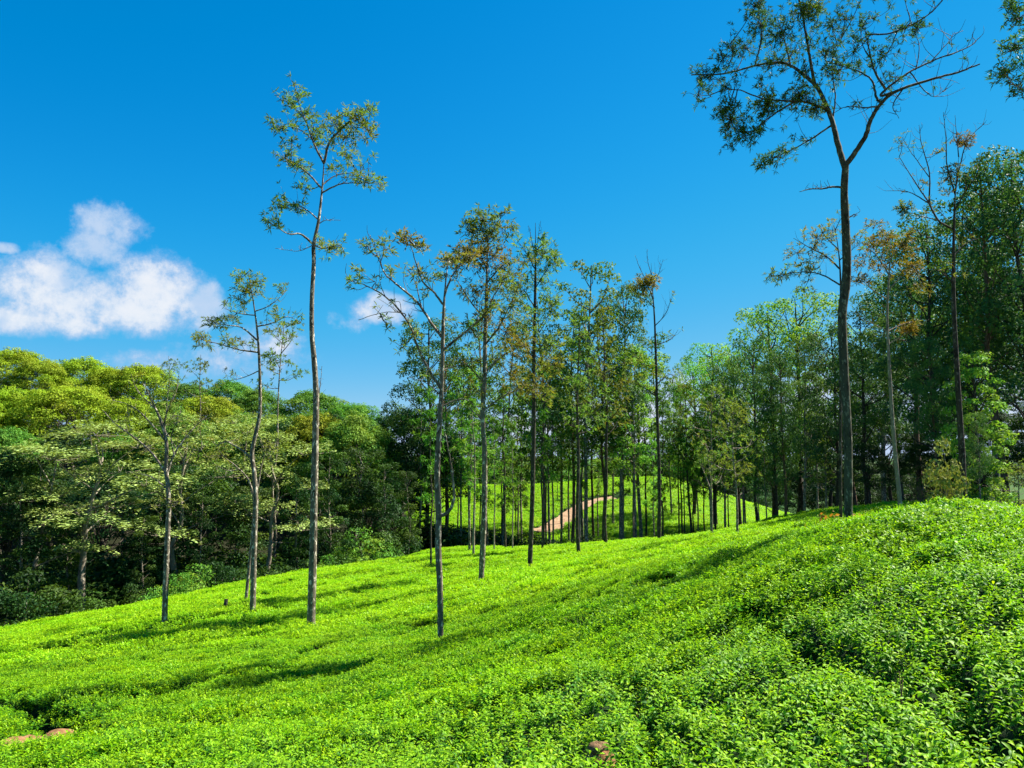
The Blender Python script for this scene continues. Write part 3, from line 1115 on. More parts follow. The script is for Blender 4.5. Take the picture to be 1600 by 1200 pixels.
def k_euc(seed, H=20, start=0.4, n=22, R=3.2, puff=1.2, tone=0.12, rad=0.22, leafmat='euc', bark='bark_dark', leafn=520, leaf=0.20, flat=0.75, lean=(0, 0)):
    """tall tree with rounded separate clumps of leaves on rising limbs"""
    r = np.random.default_rng(seed)
    tr, br, lf = MB(), MB(), MB()
    ln = trunk_line(H * 0.95, r, 0.014, lean)
    rads = np.interp(ln[:, 2], [0, 0.1 * H, 0.6 * H, 0.95 * H], [rad * 1.25, rad, rad * 0.6, 0.03])
    add_tube(tr, ln, rads, 8)
    for i in range(n):
        f = (i + r.random()) / n
        zz = H * (start + (0.97 - start) * f)
        prof = (0.55 + 0.6 * math.sin(math.pi * (0.12 + 0.7 * f))) * (1 - 0.35 * f)
        a = i * 2.4 + r.random() * 0.9
        rr = R * prof * math.sqrt(r.uniform(0.08, 1.0))
        tip = at_h(ln, min(zz, H * 0.94))
        c = tip + np.array([math.cos(a) * rr, math.sin(a) * rr, 0])
        pr = puff * r.uniform(0.6, 1.2) * (1.05 - 0.25 * f)
        zb = max(0.2 * H, zz - rr * r.uniform(0.5, 1.1) - 0.4)
        limb(br, at_h(ln, zb), c, 0.03 + 0.02 * rr * rad / 0.22, 0.015, r, 0.1, 4)
        add_puff(lf, c, pr, r, int(leafn * pr * pr / (puff * puff)), leaf, np.clip(tone + r.normal() * 0.18, 0, 1), flat=flat)
    return Kind(H, [('trunk', tr.mesh('trunk', M[bark], True, False)), ('branchwork', br.mesh('branchwork', M[bark], True, False)), ('crown', lf.mesh('crown', M[leafmat]))])


def k_broad(seed, H=14, R=4.6, n=130, puff=0.85, tone=0.1, leafmat='canopy', bark='bark', rad=0.2, leafn=300, leaf=0.19, low=0.14, flat=0.85):
    """domed forest tree whose crown is many small humps"""
    r = np.random.default_rng(seed)
    tr, br, lf = MB(), MB(), MB()
    ln = trunk_line(H * 0.62, r, 0.03)
    add_tube(tr, ln, np.linspace(rad * 1.2, rad * 0.5, len(ln)), 7)
    for i in range(n):
        f = (i + 0.5) / n
        a = i * 2.39996 + r.random() * 0.6
        q = math.sqrt(f)
        zz = H * (low + (0.96 - low) * math.sqrt(max(0, 1 - (0.93 * q) ** 2.2))) - puff * 0.6
        c = np.array([math.cos(a) * R * q, math.sin(a) * R * q, zz]) + r.normal(size=3) * 0.3
        pr = puff * r.uniform(0.7, 1.25)
        if i % 2 == 0:
            limb(br, at_h(ln, H * r.uniform(0.36, 0.6)), c - UP * pr * 0.3, 0.06, 0.015, r, -0.1, 4)
        add_puff(lf, c, pr, r, int(leafn * pr * pr / (puff * puff)), leaf, np.clip(tone + r.normal() * 0.15, 0, 1), flat=flat, lo=-0.1)
    return Kind(H, [('trunk', tr.mesh('trunk', M[bark], True, False)), ('branchwork', br.mesh('branchwork', M[bark], True, False)), ('crown', lf.mesh('crown', M[leafmat]))])


def k_flat(seed, H=13, R=4.2, tiers=9, tone=0.2, leafmat='pale', bark='bark_pale', leaf=0.19):
    """layered tree with flat plates of pale leaves"""
    r = np.random.default_rng(seed)
    tr, br, lf = MB(), MB(), MB()
    ln = trunk_line(H * 0.9, r, 0.03)
    add_tube(tr, ln, np.linspace(0.2, 0.04, len(ln)), 7)
    for i in range(tiers):
        f = (i + 0.5) / tiers
        zz = H * (0.45 + 0.53 * f)
        a = i * 2.2 + r.random()
        rr = R * (1.0 - 0.55 * f) * r.uniform(0.35, 0.85)
        c = at_h(ln, min(zz, H * 0.88)) + np.array([math.cos(a) * rr, math.sin(a) * rr, 0])
        c[2] = zz
        limb(br, at_h(ln, zz * 0.82), c, 0.06, 0.015, r, -0.1, 4)
        plate(lf, br, c, R * r.uniform(0.36, 0.55), r, 900, leaf, np.clip(tone + r.normal() * 0.15, 0, 1))
    return Kind(H, [('trunk', tr.mesh('trunk', M[bark], True, False)), ('branchwork', br.mesh('branchwork', M[bark], True, False)), ('crown', lf.mesh('crown', M[leafmat]))])


def plate(lf, br, c, R, r, n, L, tone, tilt=0.12):
    """a flat spray of foliage made of drooping fans"""
    th = r.random(n) * TAU
    rad = R * np.sqrt(r.random(n)) * (0.8 + 0.3 * np.sin(th * 3 + c[0]) + 0.15 * np.sin(th * 7 + c[2]))
    x = rad * np.cos(th)
    y = rad * np.sin(th)
    lay = 0.30 * np.round(2.2 * vnoise(x * 1.3 + c[0], y * 1.3 + c[1], 3) * 2) / 2 + 0.15 * vnoise(x * 3 + c[0], y * 3, 4)
    pos = np.c_[x, y, lay - 0.16 * (rad / R) ** 2 * R + r.normal(size=n) * 0.07 + tilt * x * r.normal() + tilt * y * r.normal()] + c
    out = unit(np.c_[np.cos(th), np.sin(th), -0.1 * np.ones(n)] + rand_dirs(n, r) * 0.7)
    out[:, 2] *= 0.4
    nr = unit(UP + rand_dirs(n, r) * 0.45)
    LL = L * r.uniform(0.6, 1.3, n)
    add_leaves(lf, pos, out, nr, LL, LL * 0.5, r, np.clip(tone + r.normal(size=n) * 0.1, 0, 1), None)
    for k in range(7):
        i = r.integers(0, n)
        add_tube(br, [c - UP * 0.15, (c + pos[i]) / 2 - UP * 0.1, pos[i]], [0.02, 0.014, 0.006], 4)


def k_shrub(seed, H=4, R=2.0, n=12, leafmat='deep', tone=0.15, leaf=0.17, puff=0.8, leafn=330):
    r = np.random.default_rng(seed)
    br, lf = MB(), MB()
    for i in range(n):
        a = i * 2.4 + r.random()
        q = math.sqrt((i + 0.5) / n)
        zz = H * r.uniform(0.15, 0.92) * (1.05 - 0.45 * q)
        c = np.array([math.cos(a) * R * q, math.sin(a) * R * q, max(0.35, zz)])
        limb(br, (c[0] * 0.15, c[1] * 0.15, 0), c, 0.04, 0.01, r, 0.05, 4)
        add_puff(lf, c, puff * r.uniform(0.6, 1.2), r, leafn, leaf, np.clip(tone + r.normal() * 0.2, 0, 1), flat=0.85, lo=-0.8)
    return Kind(H, [('branchwork', br.mesh('branchwork', M['bark'], True, False)), ('crown', lf.mesh('crown', M[leafmat]))])


def k_hung(seed, H=16, R=1.7, tone=0.2, leafmat='deep', rad=0.16, n=30, bark='bark', tops=1.0):
    """edge tree: leafy tufts hanging all along the stem and side branches"""
    r = np.random.default_rng(seed)
    tr, br, lf = MB(), MB(), MB()
    ln = trunk_line(H * 0.95, r, 0.03)
    add_tube(tr, ln, np.linspace(rad, 0.03, len(ln)), 6)
    for i in range(n):
        f = (i + r.random()) / n
        zz = H * (0.2 + 0.78 * f)
        a = i * 2.4 + r.random()
        rr = R * r.uniform(0.3, 1.0) * (0.7 + 0.5 * f)
        c = at_h(ln, min(zz, H * 0.93)) + np.array([math.cos(a) * rr, math.sin(a) * rr, r.uniform(-0.3, 0.5)])
        limb(br, at_h(ln, zz * 0.9), c, 0.03, 0.01, r, 0.15, 4)
        add_puff(lf, c, 0.75 * r.uniform(0.6, 1.3) * tops, r, 260, 0.19, np.clip(tone + r.normal() * 0.25, 0, 1), flat=0.7, lo=-0.6)
    return Kind(H, [('trunk', tr.mesh('trunk', M[bark], True, False)), ('branchwork', br.mesh('branchwork', M[bark], True, False)), ('crown', lf.mesh('crown', M[leafmat]))])


KINDS = {}
for i in range(5):
    KINDS['oak%d' % i] = k_oak(100 + i, dens=[1.0, 0.8, 1.1, 0.9, 1.0][i], start=[0.42, 0.5, 0.36, 0.46, 0.4][i], tone=[0.05, 0.1, 0.02, 0.2, 0.08][i], spread=[1.9, 1.6, 2.1, 1.8, 2.2][i], leafmat=['mid', 'oak', 'mid', 'oak', 'bright'][i], bark=['bark', 'bark_dark', 'bark', 'bark_dark', 'bark'][i])
for i in range(3):
    KINDS['slim%d' % i] = k_oak(120 + i, H=12, dens=0.65, start=0.38, tone=[0.1, 0.05, 0.2][i], spread=1.15, rad=0.075, leaf=0.27, leafmat=['bright', 'mid', 'mid'][i], bark=['bark', 'bark_dark', 'bark_pale'][i])
for i in range(2):
    KINDS['oliveoak%d' % i] = k_oak(130 + i, H=9, dens=0.8, start=0.36, tone=0.3, spread=2.3, rad=0.09, leaf=0.24, leafmat='oak', bark='bark')
for i in range(4):
    KINDS['euc%d' % i] = k_euc(200 + i, start=[0.34, 0.42, 0.3, 0.38][i], n=[34, 30, 40, 32][i], R=[3.0, 2.6, 3.4, 2.9][i], tone=[0.25, 0.32, 0.2, 0.3][i], rad=0.19, bark=['bark_dark', 'bark_red', 'bark_dark', 'bark'][i])  # raised tone paints sunlit yellow clumps into the crowns
for i in range(3):
    KINDS['airy%d' % i] = k_euc(220 + i, H=18, start=0.40, n=27, R=2.2, puff=0.85, tone=0.3, rad=0.12, leafn=260, leaf=0.19, leafmat=['mid', 'bright', 'euc'][i], bark=['bark', 'bark', 'bark_red'][i])
for i in range(3):
    KINDS['full%d' % i] = k_euc(240 + i, H=17, start=0.28, n=44, R=3.6, puff=1.15, tone=0.2, rad=0.2, leafmat='bright', leafn=340, bark='bark_dark')
for i in range(4):
    KINDS['dome%d' % i] = k_broad(300 + i, tone=[0.03, 0.3, 0.1, 0.42][i], R=[4.6, 5.0, 4.2, 4.4][i])
for i in range(3):
    KINDS['green%d' % i] = k_broad(310 + i, leafmat='mid', tone=[0.1, 0.5, 0.25][i], R=[4.4, 4.0, 4.8][i])
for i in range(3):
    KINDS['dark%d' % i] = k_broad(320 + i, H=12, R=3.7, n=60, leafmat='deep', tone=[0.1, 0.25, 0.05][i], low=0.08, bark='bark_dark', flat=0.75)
for i in range(3):
    KINDS['flat%d' % i] = k_flat(340 + i)
for i in range(4):
    KINDS['shrub%d' % i] = k_shrub(360 + i, leafmat=['deep', 'deep', 'bright', 'deep'][i], tone=[0.1, 0.2, 0.1, 0.3][i])
for i in range(3):
    KINDS['hung%d' % i] = k_hung(380 + i, tone=[0.15, 0.3, 0.1][i])
KINDS['sprig'] = k_oak(140, H=16, start=0.74, dens=0.5, spread=1.3, rad=0.07, leaf=0.2, leafmat='oak', tuft=False)
KINDS['cypress'] = k_euc(390, H=11, start=0.08, n=44, R=1.9, puff=0.85, tone=0.3, rad=0.16, leafmat='bright', leafn=230, leaf=0.24, flat=0.6)
KINDS['yellow'] = k_shrub(391, H=4.4, R=1.0, n=16, leafmat='pale', tone=0.8, leaf=0.2, puff=0.5, leafn=110)
KINDS['weed'] = k_shrub(392, H=0.9, R=0.6, n=8, leafmat='red', tone=0.2, leaf=0.13, puff=0.28, leafn=60)


def place(kind, px, Y, top_py, name, label, cat='tree', group=None, wide=1.0, rot=None, base_py=None, sink=0.05, height=None):
    if base_py is not None:
        Y = hit(px, base_py)
    a, b = ray(px, 600)
    x = float(a * Y)
    zg = float(ground(x, Y)) - sink
    H = height if height else float(ray(px, top_py)[1] * Y - zg)
    K = KINDS[kind]
    s = H / K.H
    root = bpy.data.objects.new(name, None)
    root.empty_display_size = 0.3
    COL.objects.link(root)
    root.location = (x, Y, zg)
    root.rotation_euler = (0, 0, random.random() * TAU if rot is None else rot)
    sw = s * wide
    root.scale = (sw, sw, s)
    tag(root, label, cat, group)
    for nm, me in K.parts:
        o = mobj(nm, me, root)
        if nm in ('crown', 'branchwork'):
            o['kind'] = 'stuff'
    return root


# ------------------------------------------------------------------ trees drawn one by one


def hero(name, label, base, trunk, w, branches, clusters, seed, leafmat='oak', bark='bark', Y=None, L=0.26, tw=0.7, group=None, tipw=0.3, k=7, ratio=0.19, dense=1.0, fill=1.0):
    """trunk / branches: photo polylines carried at the tree's own distance; dy bends a limb towards or away from the camera.
    branches: (points, start width px, leafiness per metre, dy at tip, tone); clusters: (px, py, radius px, sprays, tone, dy)"""
    r = np.random.default_rng(seed)
    if Y is None:
        Y = hit(*base)
    x0 = float(ray(base[0], base[1])[0] * Y)
    org = np.array([x0, Y, float(ground(x0, Y)) - 0.05])
    ppm = FOC / Y
    L = L * LEAFK
    root = bpy.data.objects.new(name, None)
    root.empty_display_size = 0.3
    COL.objects.link(root)
    root.location = org
    tag(root, label, 'tree', group)
    tr, lf = MB(), MB()
    T = [org] + [P(a, b, Y) for a, b in trunk]
    T[0] = np.array([T[1][0] + (T[1][0] - T[2][0]) * 0.1, Y, org[2]])
    T = smooth_line(T, 7)
    T[:, 1] += 0.25 * np.sin(np.linspace(0, 5, len(T)) + seed) * np.linspace(0, 1, len(T))
    seg = np.r_[0, np.cumsum(np.linalg.norm(np.diff(T, axis=0), axis=1))]
    fr = seg / seg[-1]
    rad = np.interp(fr, np.linspace(0, 1, len(w)), w) / 2 / ppm * 0.80
    rad = rad * np.interp(fr, [0, 0.82, 1], [1, 1, tipw])
    rad = rad * (1 + 0.09 * (vnoise(seg * 3, seg * 0 + seed, 5) - 0.5))
    add_tube(tr, T - org, rad, 9)
    mobj('trunk', tr.mesh('trunk', M[bark], True, False), root)
    samples = [T[len(T) // 6:]]
    for pts, w0, leafy, dy, tone in branches:
        bm = MB()
        start = P(pts[0][0], pts[0][1], Y)
        allp = np.vstack(samples)
        j = np.argmin(np.hypot(allp[:, 0] - start[0], allp[:, 2] - start[2]))
        yd = allp[j, 1]
        n = len(pts)
        B = [P(a, b, yd + dy * (i / (n - 1)) ** 1.2) for i, (a, b) in enumerate(pts)]
        B[0] = allp[j]
        B = smooth_line(B, 6)
        B[1:] += r.normal(size=(len(B) - 1, 3)) * 0.0035
        samples.append(B)
        m = len(B)
        rb = np.maximum(np.interp(np.linspace(0, 1, m), [0, 0.5, 1], [w0, w0 * 0.6, w0 * 0.22]) / 2 / ppm, 0.006)
        add_tube(bm, B - org, rb, 6)
        Ls = np.linalg.norm(np.diff(B, axis=0), axis=1).sum()
        nt = int(Ls * 3.2 * dense + 2)
        for q in range(nt):
            t = r.uniform(0.25, 1.0)
            kx = min(m - 2, int(t * (m - 1)))
            d0 = unit(B[kx + 1] - B[kx])
            d = unit(d0 * 0.55 + rand_dirs(1, r)[0] * 0.75 + UP * 0.3)
            tl = tw * r.uniform(0.35, 1.0) * (1.1 - 0.4 * t) * (0.4 if leafy == 0 else 1.0)
            if leafy == 0 and d[2] < 0:
                d[2] *= -1
            p0 = B[kx]
            p1 = p0 + d * tl * 0.5 + r.normal(size=3) * 0.04
            p2 = p0 + unit(d + UP * 0.25) * tl
            add_tube(bm, smooth_line([p0, p1, p2], 3) - org, np.linspace(0.008, 0.003, 7), 3)
            ns = r.poisson(leafy * fill ** 0.5)
            if ns:
                tt = r.uniform(0.3, 1.08, ns)
                pos = p0 + (p2 - p0) * tt[:, None] + r.normal(size=(ns, 3)) * 0.05
                add_sprigs(lf, pos - org, np.broadcast_to(d, (ns, 3)), r, L, k, np.clip(tone + r.normal(size=ns) * 0.15, 0, 1), ratio)
        mobj('branch', bm.mesh('branch', M[bark], True, False), root)
    tb = MB()
    allp = np.vstack(samples)
    for a, b, rp, n, tone, dy in clusters:
        n = int(n * fill)
        rp = rp * fill ** 0.3
        c = P(a, b, Y)
        j = np.argmin(np.hypot(allp[:, 0] - c[0], allp[:, 2] - c[2]))
        c = P(a, b, allp[j, 1] + dy)
        R = rp / ppm
        add_tube(tb, np.array([allp[j], (allp[j] + c) / 2 - UP * 0.05, c]) - org, [0.014, 0.010, 0.006], 4)
        q = r.normal(size=(n, 3))
        q = unit(q) * (r.random(n) ** 0.45)[:, None] * R * np.array([1, 1, 0.85])
        for s in q[::2]:
            add_tube(tb, np.array([c + s * 0.05, c + s * 0.55 + r.normal(size=3) * 0.03, c + s]) - org, [0.007, 0.005, 0.003], 3)
        add_sprigs(lf, c + q - org, unit(q + UP * 0.3), r, L, k, np.clip(tone + r.normal(size=n) * 0.12, 0, 1), ratio)
    if tb.V:
        mobj('twigwork', tb.mesh('twigwork', M[bark], True, False), root)['kind'] = 'stuff'
    cr = mobj('crown', lf.mesh('crown', M[leafmat]), root)
    cr['kind'] = 'stuff'
    return root


LEAFK = 0.62
ORD = ['first', 'second', 'third', 'fourth', 'fifth', 'sixth', 'seventh', 'eighth', 'ninth', 'tenth', 'eleventh', 'twelfth', 'thirteenth', 'fourteenth', 'fifteenth', 'sixteenth', 'seventeenth', 'eighteenth', 'nineteenth', 'twentieth',
       'twenty-first', 'twenty-second', 'twenty-third', 'twenty-fourth', 'twenty-fifth', 'twenty-sixth', 'twenty-seventh', 'twenty-eighth', 'twenty-ninth', 'thirtieth']
OAKS = 'silver oaks standing in the near tea slope'

# tall bare-stemmed tree left of centre
hero('silver_oak_tree', 'tallest bare-stemmed silver oak left of centre, crown alone against the blue sky', (486, 978),
     [(486, 975), (489, 880), (492, 760), (494, 680), (495, 620), (492, 565), (488, 525), (487, 470), (489, 410), (488, 380), (495, 340), (500, 290), (503, 250)], (17, 14.5, 13, 10, 8, 6.5),
     [([(503, 252), (492, 228), (480, 195), (468, 165), (459, 130)], 4.5, 2.6, 0.5, 0.1), ([(503, 250), (515, 222), (540, 195), (560, 180), (582, 166)], 4.5, 3.0, -0.5, 0.25),
      ([(499, 292), (480, 270), (455, 252), (426, 240)], 3.4, 2.6, 0.8, 0.1), ([(504, 296), (530, 288), (555, 286), (600, 286)], 3.2, 2.2, -0.6, 0.25),
      ([(503, 286), (525, 274), (548, 270), (580, 262)], 2.6, 2.2, 0.9, 0.2), ([(488, 380), (470, 366), (450, 365), (418, 345)], 4.0, 2.6, -0.8, 0.05),
      ([(496, 338), (475, 325), (455, 318), (440, 310)], 2.4, 2.8, 0.5, 0.05), ([(494, 345), (510, 344), (532, 344)], 1.8, 0, 0.2, 0), ([(489, 382), (505, 388), (530, 384), (538, 392)], 2.4, 2.6, -0.3, 0.15),
      ([(488, 382), (465, 392), (430, 388)], 1.6, 0, 0.3, 0), ([(493, 628), (500, 605), (503, 572)], 2.2, 0, 0.1, 0), ([(470, 170), (450, 160), (432, 158)], 1.8, 2.5, 0.3, 0.1),
      ([(485, 205), (462, 200), (420, 196)], 2.0, 2.8, -0.4, 0.1)],
     [(465, 150, 18, 26, 0.05, 0), (478, 178, 20, 26, 0.1, 0.3), (440, 200, 18, 22, 0.05, 0), (490, 200, 22, 30, 0.15, 0), (525, 195, 26, 46, 0.35, 0), (555, 185, 26, 40, 0.25, -0.4), (578, 172, 16, 18, 0.1, 0),
      (575, 205, 20, 34, 0.5, 0.3), (540, 215, 24, 40, 0.35, 0), (500, 225, 20, 24, 0.15, 0.5), (445, 245, 20, 30, 0.15, 0), (470, 262, 18, 22, 0.2, 0.4), (545, 245, 22, 26, 0.2, 0), (570, 280, 18, 30, 0.3, 0),
      (595, 288, 12, 14, 0.2, 0), (437, 325, 18, 30, 0.05, 0), (468, 325, 14, 18, 0.05, 0), (478, 295, 14, 14, 0.1, 0), (515, 388, 18, 30, 0.3, 0), (430, 352, 14, 16, 0.1, 0), (520, 262, 18, 16, 0.2, 0.5), (455, 225, 16, 14, 0.1, -.4)],
     41, group=OAKS)

# pale thin stem on the left edge with bare crooked branches
hero('silver_oak_tree', 'leftmost stem in the tea, speckled trunk opening into a wide bare-branched crown', (258, 970),
     [(258, 965), (261, 880), (264, 800), (262, 760), (257, 735), (256, 690), (246, 655), (232, 622), (225, 600)], (11, 10, 9, 7, 4),
     [([(258, 738), (235, 705), (205, 680), (180, 662), (160, 640)], 4, 0.7, 1.2, 0.6), ([(256, 690), (225, 650), (200, 632), (175, 625)], 3, 0.8, -0.8, 0.6), ([(258, 742), (275, 705), (300, 672), (325, 648)], 4, 0.8, 0.8, 0.6),
      ([(250, 668), (262, 640), (275, 612), (280, 580)], 3, 0.6, 0.4, 0.6), ([(262, 765), (235, 745), (205, 738)], 2.6, 0.4, 0.5, 0.5), ([(270, 715), (268, 680), (285, 640)], 2.4, 0.6, -0.5, 0.5), ([(240, 640), (215, 610), (205, 585)], 2, 0.5, 0.2, 0.5)],
     [(230, 700, 30, 26, 0.7, 0.5), (290, 700, 26, 22, 0.7, 0), (270, 650, 30, 24, 0.7, 0.4), (200, 650, 26, 18, 0.7, 0), (315, 660, 26, 22, 0.7, 0.3), (240, 790, 22, 14, 0.6, 0), (280, 785, 16, 14, 0.6, 0)],
     42, leafmat='pale', group=OAKS, L=0.22)

hero('silver_oak_tree', 'slim silver oak third from the left with one round leaf tuft on top', (395, 955),
     [(395, 950), (397, 860), (399, 780), (396, 740), (392, 705), (403, 650), (404, 600), (403, 550), (401, 510), (397, 470), (391, 428)], (12, 11, 9, 7, 4.5, 3),
     [([(404, 548), (372, 546), (345, 538), (305, 528)], 3, 2.0, 0.9, 0.35), ([(402, 532), (378, 512), (352, 508), (322, 500)], 3, 2.0, -0.7, 0.3), ([(401, 512), (425, 505), (448, 495), (470, 503)], 2.6, 2.0, 0.5, 0.3),
      ([(399, 490), (420, 478), (440, 462), (452, 448)], 2.0, 1.6, 0.6, 0.1), ([(400, 495), (375, 490), (350, 482)], 2, 2.0, 0.6, 0.2), ([(404, 580), (380, 590), (352, 596)], 2, 0.8, 0.3, 0.4), ([(394, 715), (372, 700), (352, 690), (335, 700)], 4, 1.0, -0.5, 0.6)],
     [(385, 455, 26, 70, 0.35, 0), (375, 432, 18, 24, 0.1, 0.2), (400, 440, 18, 24, 0.15, 0), (335, 505, 18, 26, 0.3, 0), (315, 530, 18, 26, 0.45, 0), (360, 495, 16, 18, 0.3, 0), (430, 492, 16, 18, 0.25, 0), (460, 505, 12, 12, 0.3, 0),
      (355, 535, 14, 16, 0.2, 0), (390, 540, 12, 10, 0.35, 0), (440, 450, 12, 8, 0.1, 0)],
     43, group=OAKS)

hero('silver_oak_tree', 'thin leaning stem just behind the slim tufted silver oak', (384, 940),
     [(384, 938), (389, 880), (394, 820), (396, 785), (388, 750), (370, 728), (352, 712), (338, 690)], (6.5, 6, 5, 3.5, 2),
     [([(396, 790), (405, 750), (412, 715), (425, 690)], 2.6, 1.2, 0.5, 0.6), ([(375, 733), (355, 735), (330, 722)], 2, 1.2, 0.4, 0.7)],
     [(345, 712, 20, 24, 0.7, 0), (360, 690, 20, 20, 0.7, 0), (325, 715, 16, 16, 0.7, 0), (418, 700, 18, 16, 0.6, 0)], 44, leafmat='pale', group=OAKS)

hero('silver_oak_tree', 'wide open-branched silver oak nearest the camera, forked limb low on its lichened trunk', (688, 1003),
     [(688, 1000), (687, 920), (684, 850), (685, 800), (683, 740), (687, 670), (691, 610), (693, 540), (695, 480), (699, 430), (703, 400)], (11, 11.5, 12.5, 11, 9, 7, 3.5),
     [([(688, 806), (700, 800), (708, 785), (709, 765), (705, 730), (700, 700), (695, 675)], 6, 0.0, -0.35, 0.6),
      ([(690, 606), (668, 575), (652, 540), (640, 508), (612, 472), (580, 450), (542, 436)], 5, 0.9, -0.9, 0.25), ([(693, 535), (672, 502), (652, 472), (622, 446), (602, 428), (590, 400), (578, 368)], 5, 0.9, 1.0, 0.3),
      ([(694, 478), (676, 455), (661, 440), (647, 402), (636, 362)], 4, 1.3, -0.4, 0.5), ([(697, 462), (706, 432), (720, 415), (738, 400)], 3.6, 1.5, 0.6, 0.7), ([(693, 548), (728, 518), (757, 492), (772, 462), (790, 432)], 4.4, 0.9, -0.8, 0.3),
      ([(691, 582), (712, 572), (748, 562)], 2.6, 0.8, 0.6, 0.3), ([(690, 620), (665, 598), (640, 590)], 2.2, 0.5, 0.5, 0.3), ([(640, 508), (632, 490), (600, 488), (560, 500)], 2, 0.5, -0.3, 0.3), ([(655, 480), (648, 440), (640, 425)], 2.2, 0.8, 0.3, 0.4),
      ([(690, 640), (715, 625), (735, 628), (752, 655)], 3, 0.8, 0.5, 0.4), ([(600, 460), (585, 440), (560, 432)], 1.6, 1.4, 0.2, 0.2)],
     [(600, 390, 22, 24, 0.35, 0), (632, 372, 18, 26, 0.65, 0), (658, 384, 14, 20, 0.7, 0), (575, 386, 18, 16, 0.2, 0), (552, 438, 16, 10, 0.1, 0), (605, 505, 14, 8, 0.2, 0), (625, 540, 14, 9, 0.1, 0), (612, 425, 16, 12, 0.3, 0),
      (660, 425, 18, 14, 0.4, 0), (700, 408, 20, 22, 0.5, 0), (680, 430, 16, 10, 0.3, 0.3), (735, 402, 18, 20, 0.7, 0), (785, 440, 18, 16, 0.3, 0), (765, 480, 18, 14, 0.35, 0), (650, 520, 12, 6, 0.3, 0), (700, 500, 16, 8, 0.3, .3)],
     45, group=OAKS, L=0.2, tw=0.6)

hero('silver_oak_tree', 'leafy-headed silver oak beside the open-branched one, brownish band under a green top', (752, 905),
     [(752, 902), (755, 840), (757, 770), (757, 700), (754, 650), (757, 600), (758, 540), (760, 470), (761, 410), (762, 365)], (11, 11, 10, 9, 7, 4),
     [([(758, 580), (780, 560), (805, 545), (840, 530)], 3.4, 2.2, 0.9, 0.6), ([(757, 600), (735, 575), (715, 560), (690, 560)], 3, 1.6, -0.9, 0.4), ([(758, 540), (780, 510), (800, 470), (815, 440)], 3.4, 2.2, -0.7, 0.4),
      ([(759, 500), (738, 475), (722, 450), (708, 430)], 3, 2.4, 0.8, 0.5), ([(761, 440), (780, 420), (800, 405), (820, 412)], 2.6, 2.6, 0.5, 0.4), ([(761, 420), (745, 400), (728, 392)], 2.4, 2.6, -0.5, 0.7), ([(762, 380), (750, 355), (742, 340)], 2, 2.6, 0.3, 0.1),
      ([(762, 375), (775, 350), (788, 335)], 2, 2.4, -0.3, 0.15), ([(757, 640), (785, 620), (820, 605), (850, 600)], 3, 2.0, 0.8, 0.5), ([(756, 660), (735, 640), (712, 632)], 2.6, 1.6, 0.5, 0.4)],
     [(755, 345, 28, 60, 0.1, 0), (735, 360, 20, 30, 0.15, 0), (785, 355, 22, 30, 0.2, 0), (760, 370, 26, 40, 0.2, 0.3), (735, 400, 30, 60, 0.8, 0), (770, 400, 30, 60, 0.85, 0), (712, 405, 22, 34, 0.8, 0), (795, 425, 24, 30, 0.4, 0), (775, 450, 30, 34, 0.25, 0.4),
      (745, 455, 24, 26, 0.7, -0.4), (800, 480, 26, 34, 0.3, 0), (760, 495, 30, 34, 0.8, 0), (790, 520, 28, 34, 0.6, 0), (735, 520, 24, 24, 0.4, 0), (815, 540, 22, 28, 0.7, 0), (770, 560, 26, 26, 0.3, 0.4), (725, 570, 24, 24, 0.4, 0), (800, 590, 26, 30, 0.6, 0), (835, 605, 22, 26, 0.6, 0), (745, 610, 24, 22, 0.4, 0.3)],
     46, group=OAKS, L=0.3, tw=0.8, fill=1.5)

hero('silver_oak_tree', 'straight dark silver oak right of the brown-banded one, thin twiggy tip', (828, 885),
     [(828, 882), (831, 800), (833, 720), (834, 640), (834, 560), (836, 480), (837, 410), (837, 345)], (9.5, 9, 8, 7, 5.5, 2.5),
     [([(835, 600), (855, 575), (875, 565)], 2.4, 2.2, 0.9, 0.6), ([(835, 560), (815, 535), (795, 520)], 2.4, 2.0, -0.8, 0.3), ([(836, 520), (855, 495), (872, 480)], 2.2, 2.2, 0.8, 0.2), ([(836, 480), (820, 455), (808, 440)], 2, 2.0, 0.7, 0.2), ([(836, 450), (852, 425), (868, 400)], 2, 2.2, -0.6, 0.2),
      ([(837, 420), (822, 395), (812, 380)], 1.8, 2.2, 0.4, 0.1), ([(837, 395), (850, 380), (862, 378)], 1.6, 2.4, 0.3, 0.1), ([(834, 640), (812, 620), (795, 615)], 2.2, 1.8, 0.6, 0.5), ([(837, 400), (841, 370), (845, 345)], 1.5, 0, 0, 0), ([(837, 400), (830, 372), (826, 352)], 1.5, 0, 0, 0)],
     [(850, 395, 22, 40, 0.15, 0), (825, 400, 18, 24, 0.2, 0), (868, 410, 16, 24, 0.2, 0), (845, 440, 22, 30, 0.15, 0.5), (815, 455, 18, 22, 0.2, 0), (862, 480, 22, 28, 0.15, 0), (830, 500, 22, 24, 0.2, -0.5), (808, 530, 20, 24, 0.3, 0), (860, 540, 22, 26, 0.3, 0), (835, 570, 24, 28, 0.5, 0.5), (868, 570, 18, 22, 0.6, 0), (810, 600, 20, 24, 0.5, 0), (850, 620, 20, 22, 0.5, 0)],
     47, group=OAKS, L=0.34, tw=0.8, bark='bark_dark', fill=1.5)

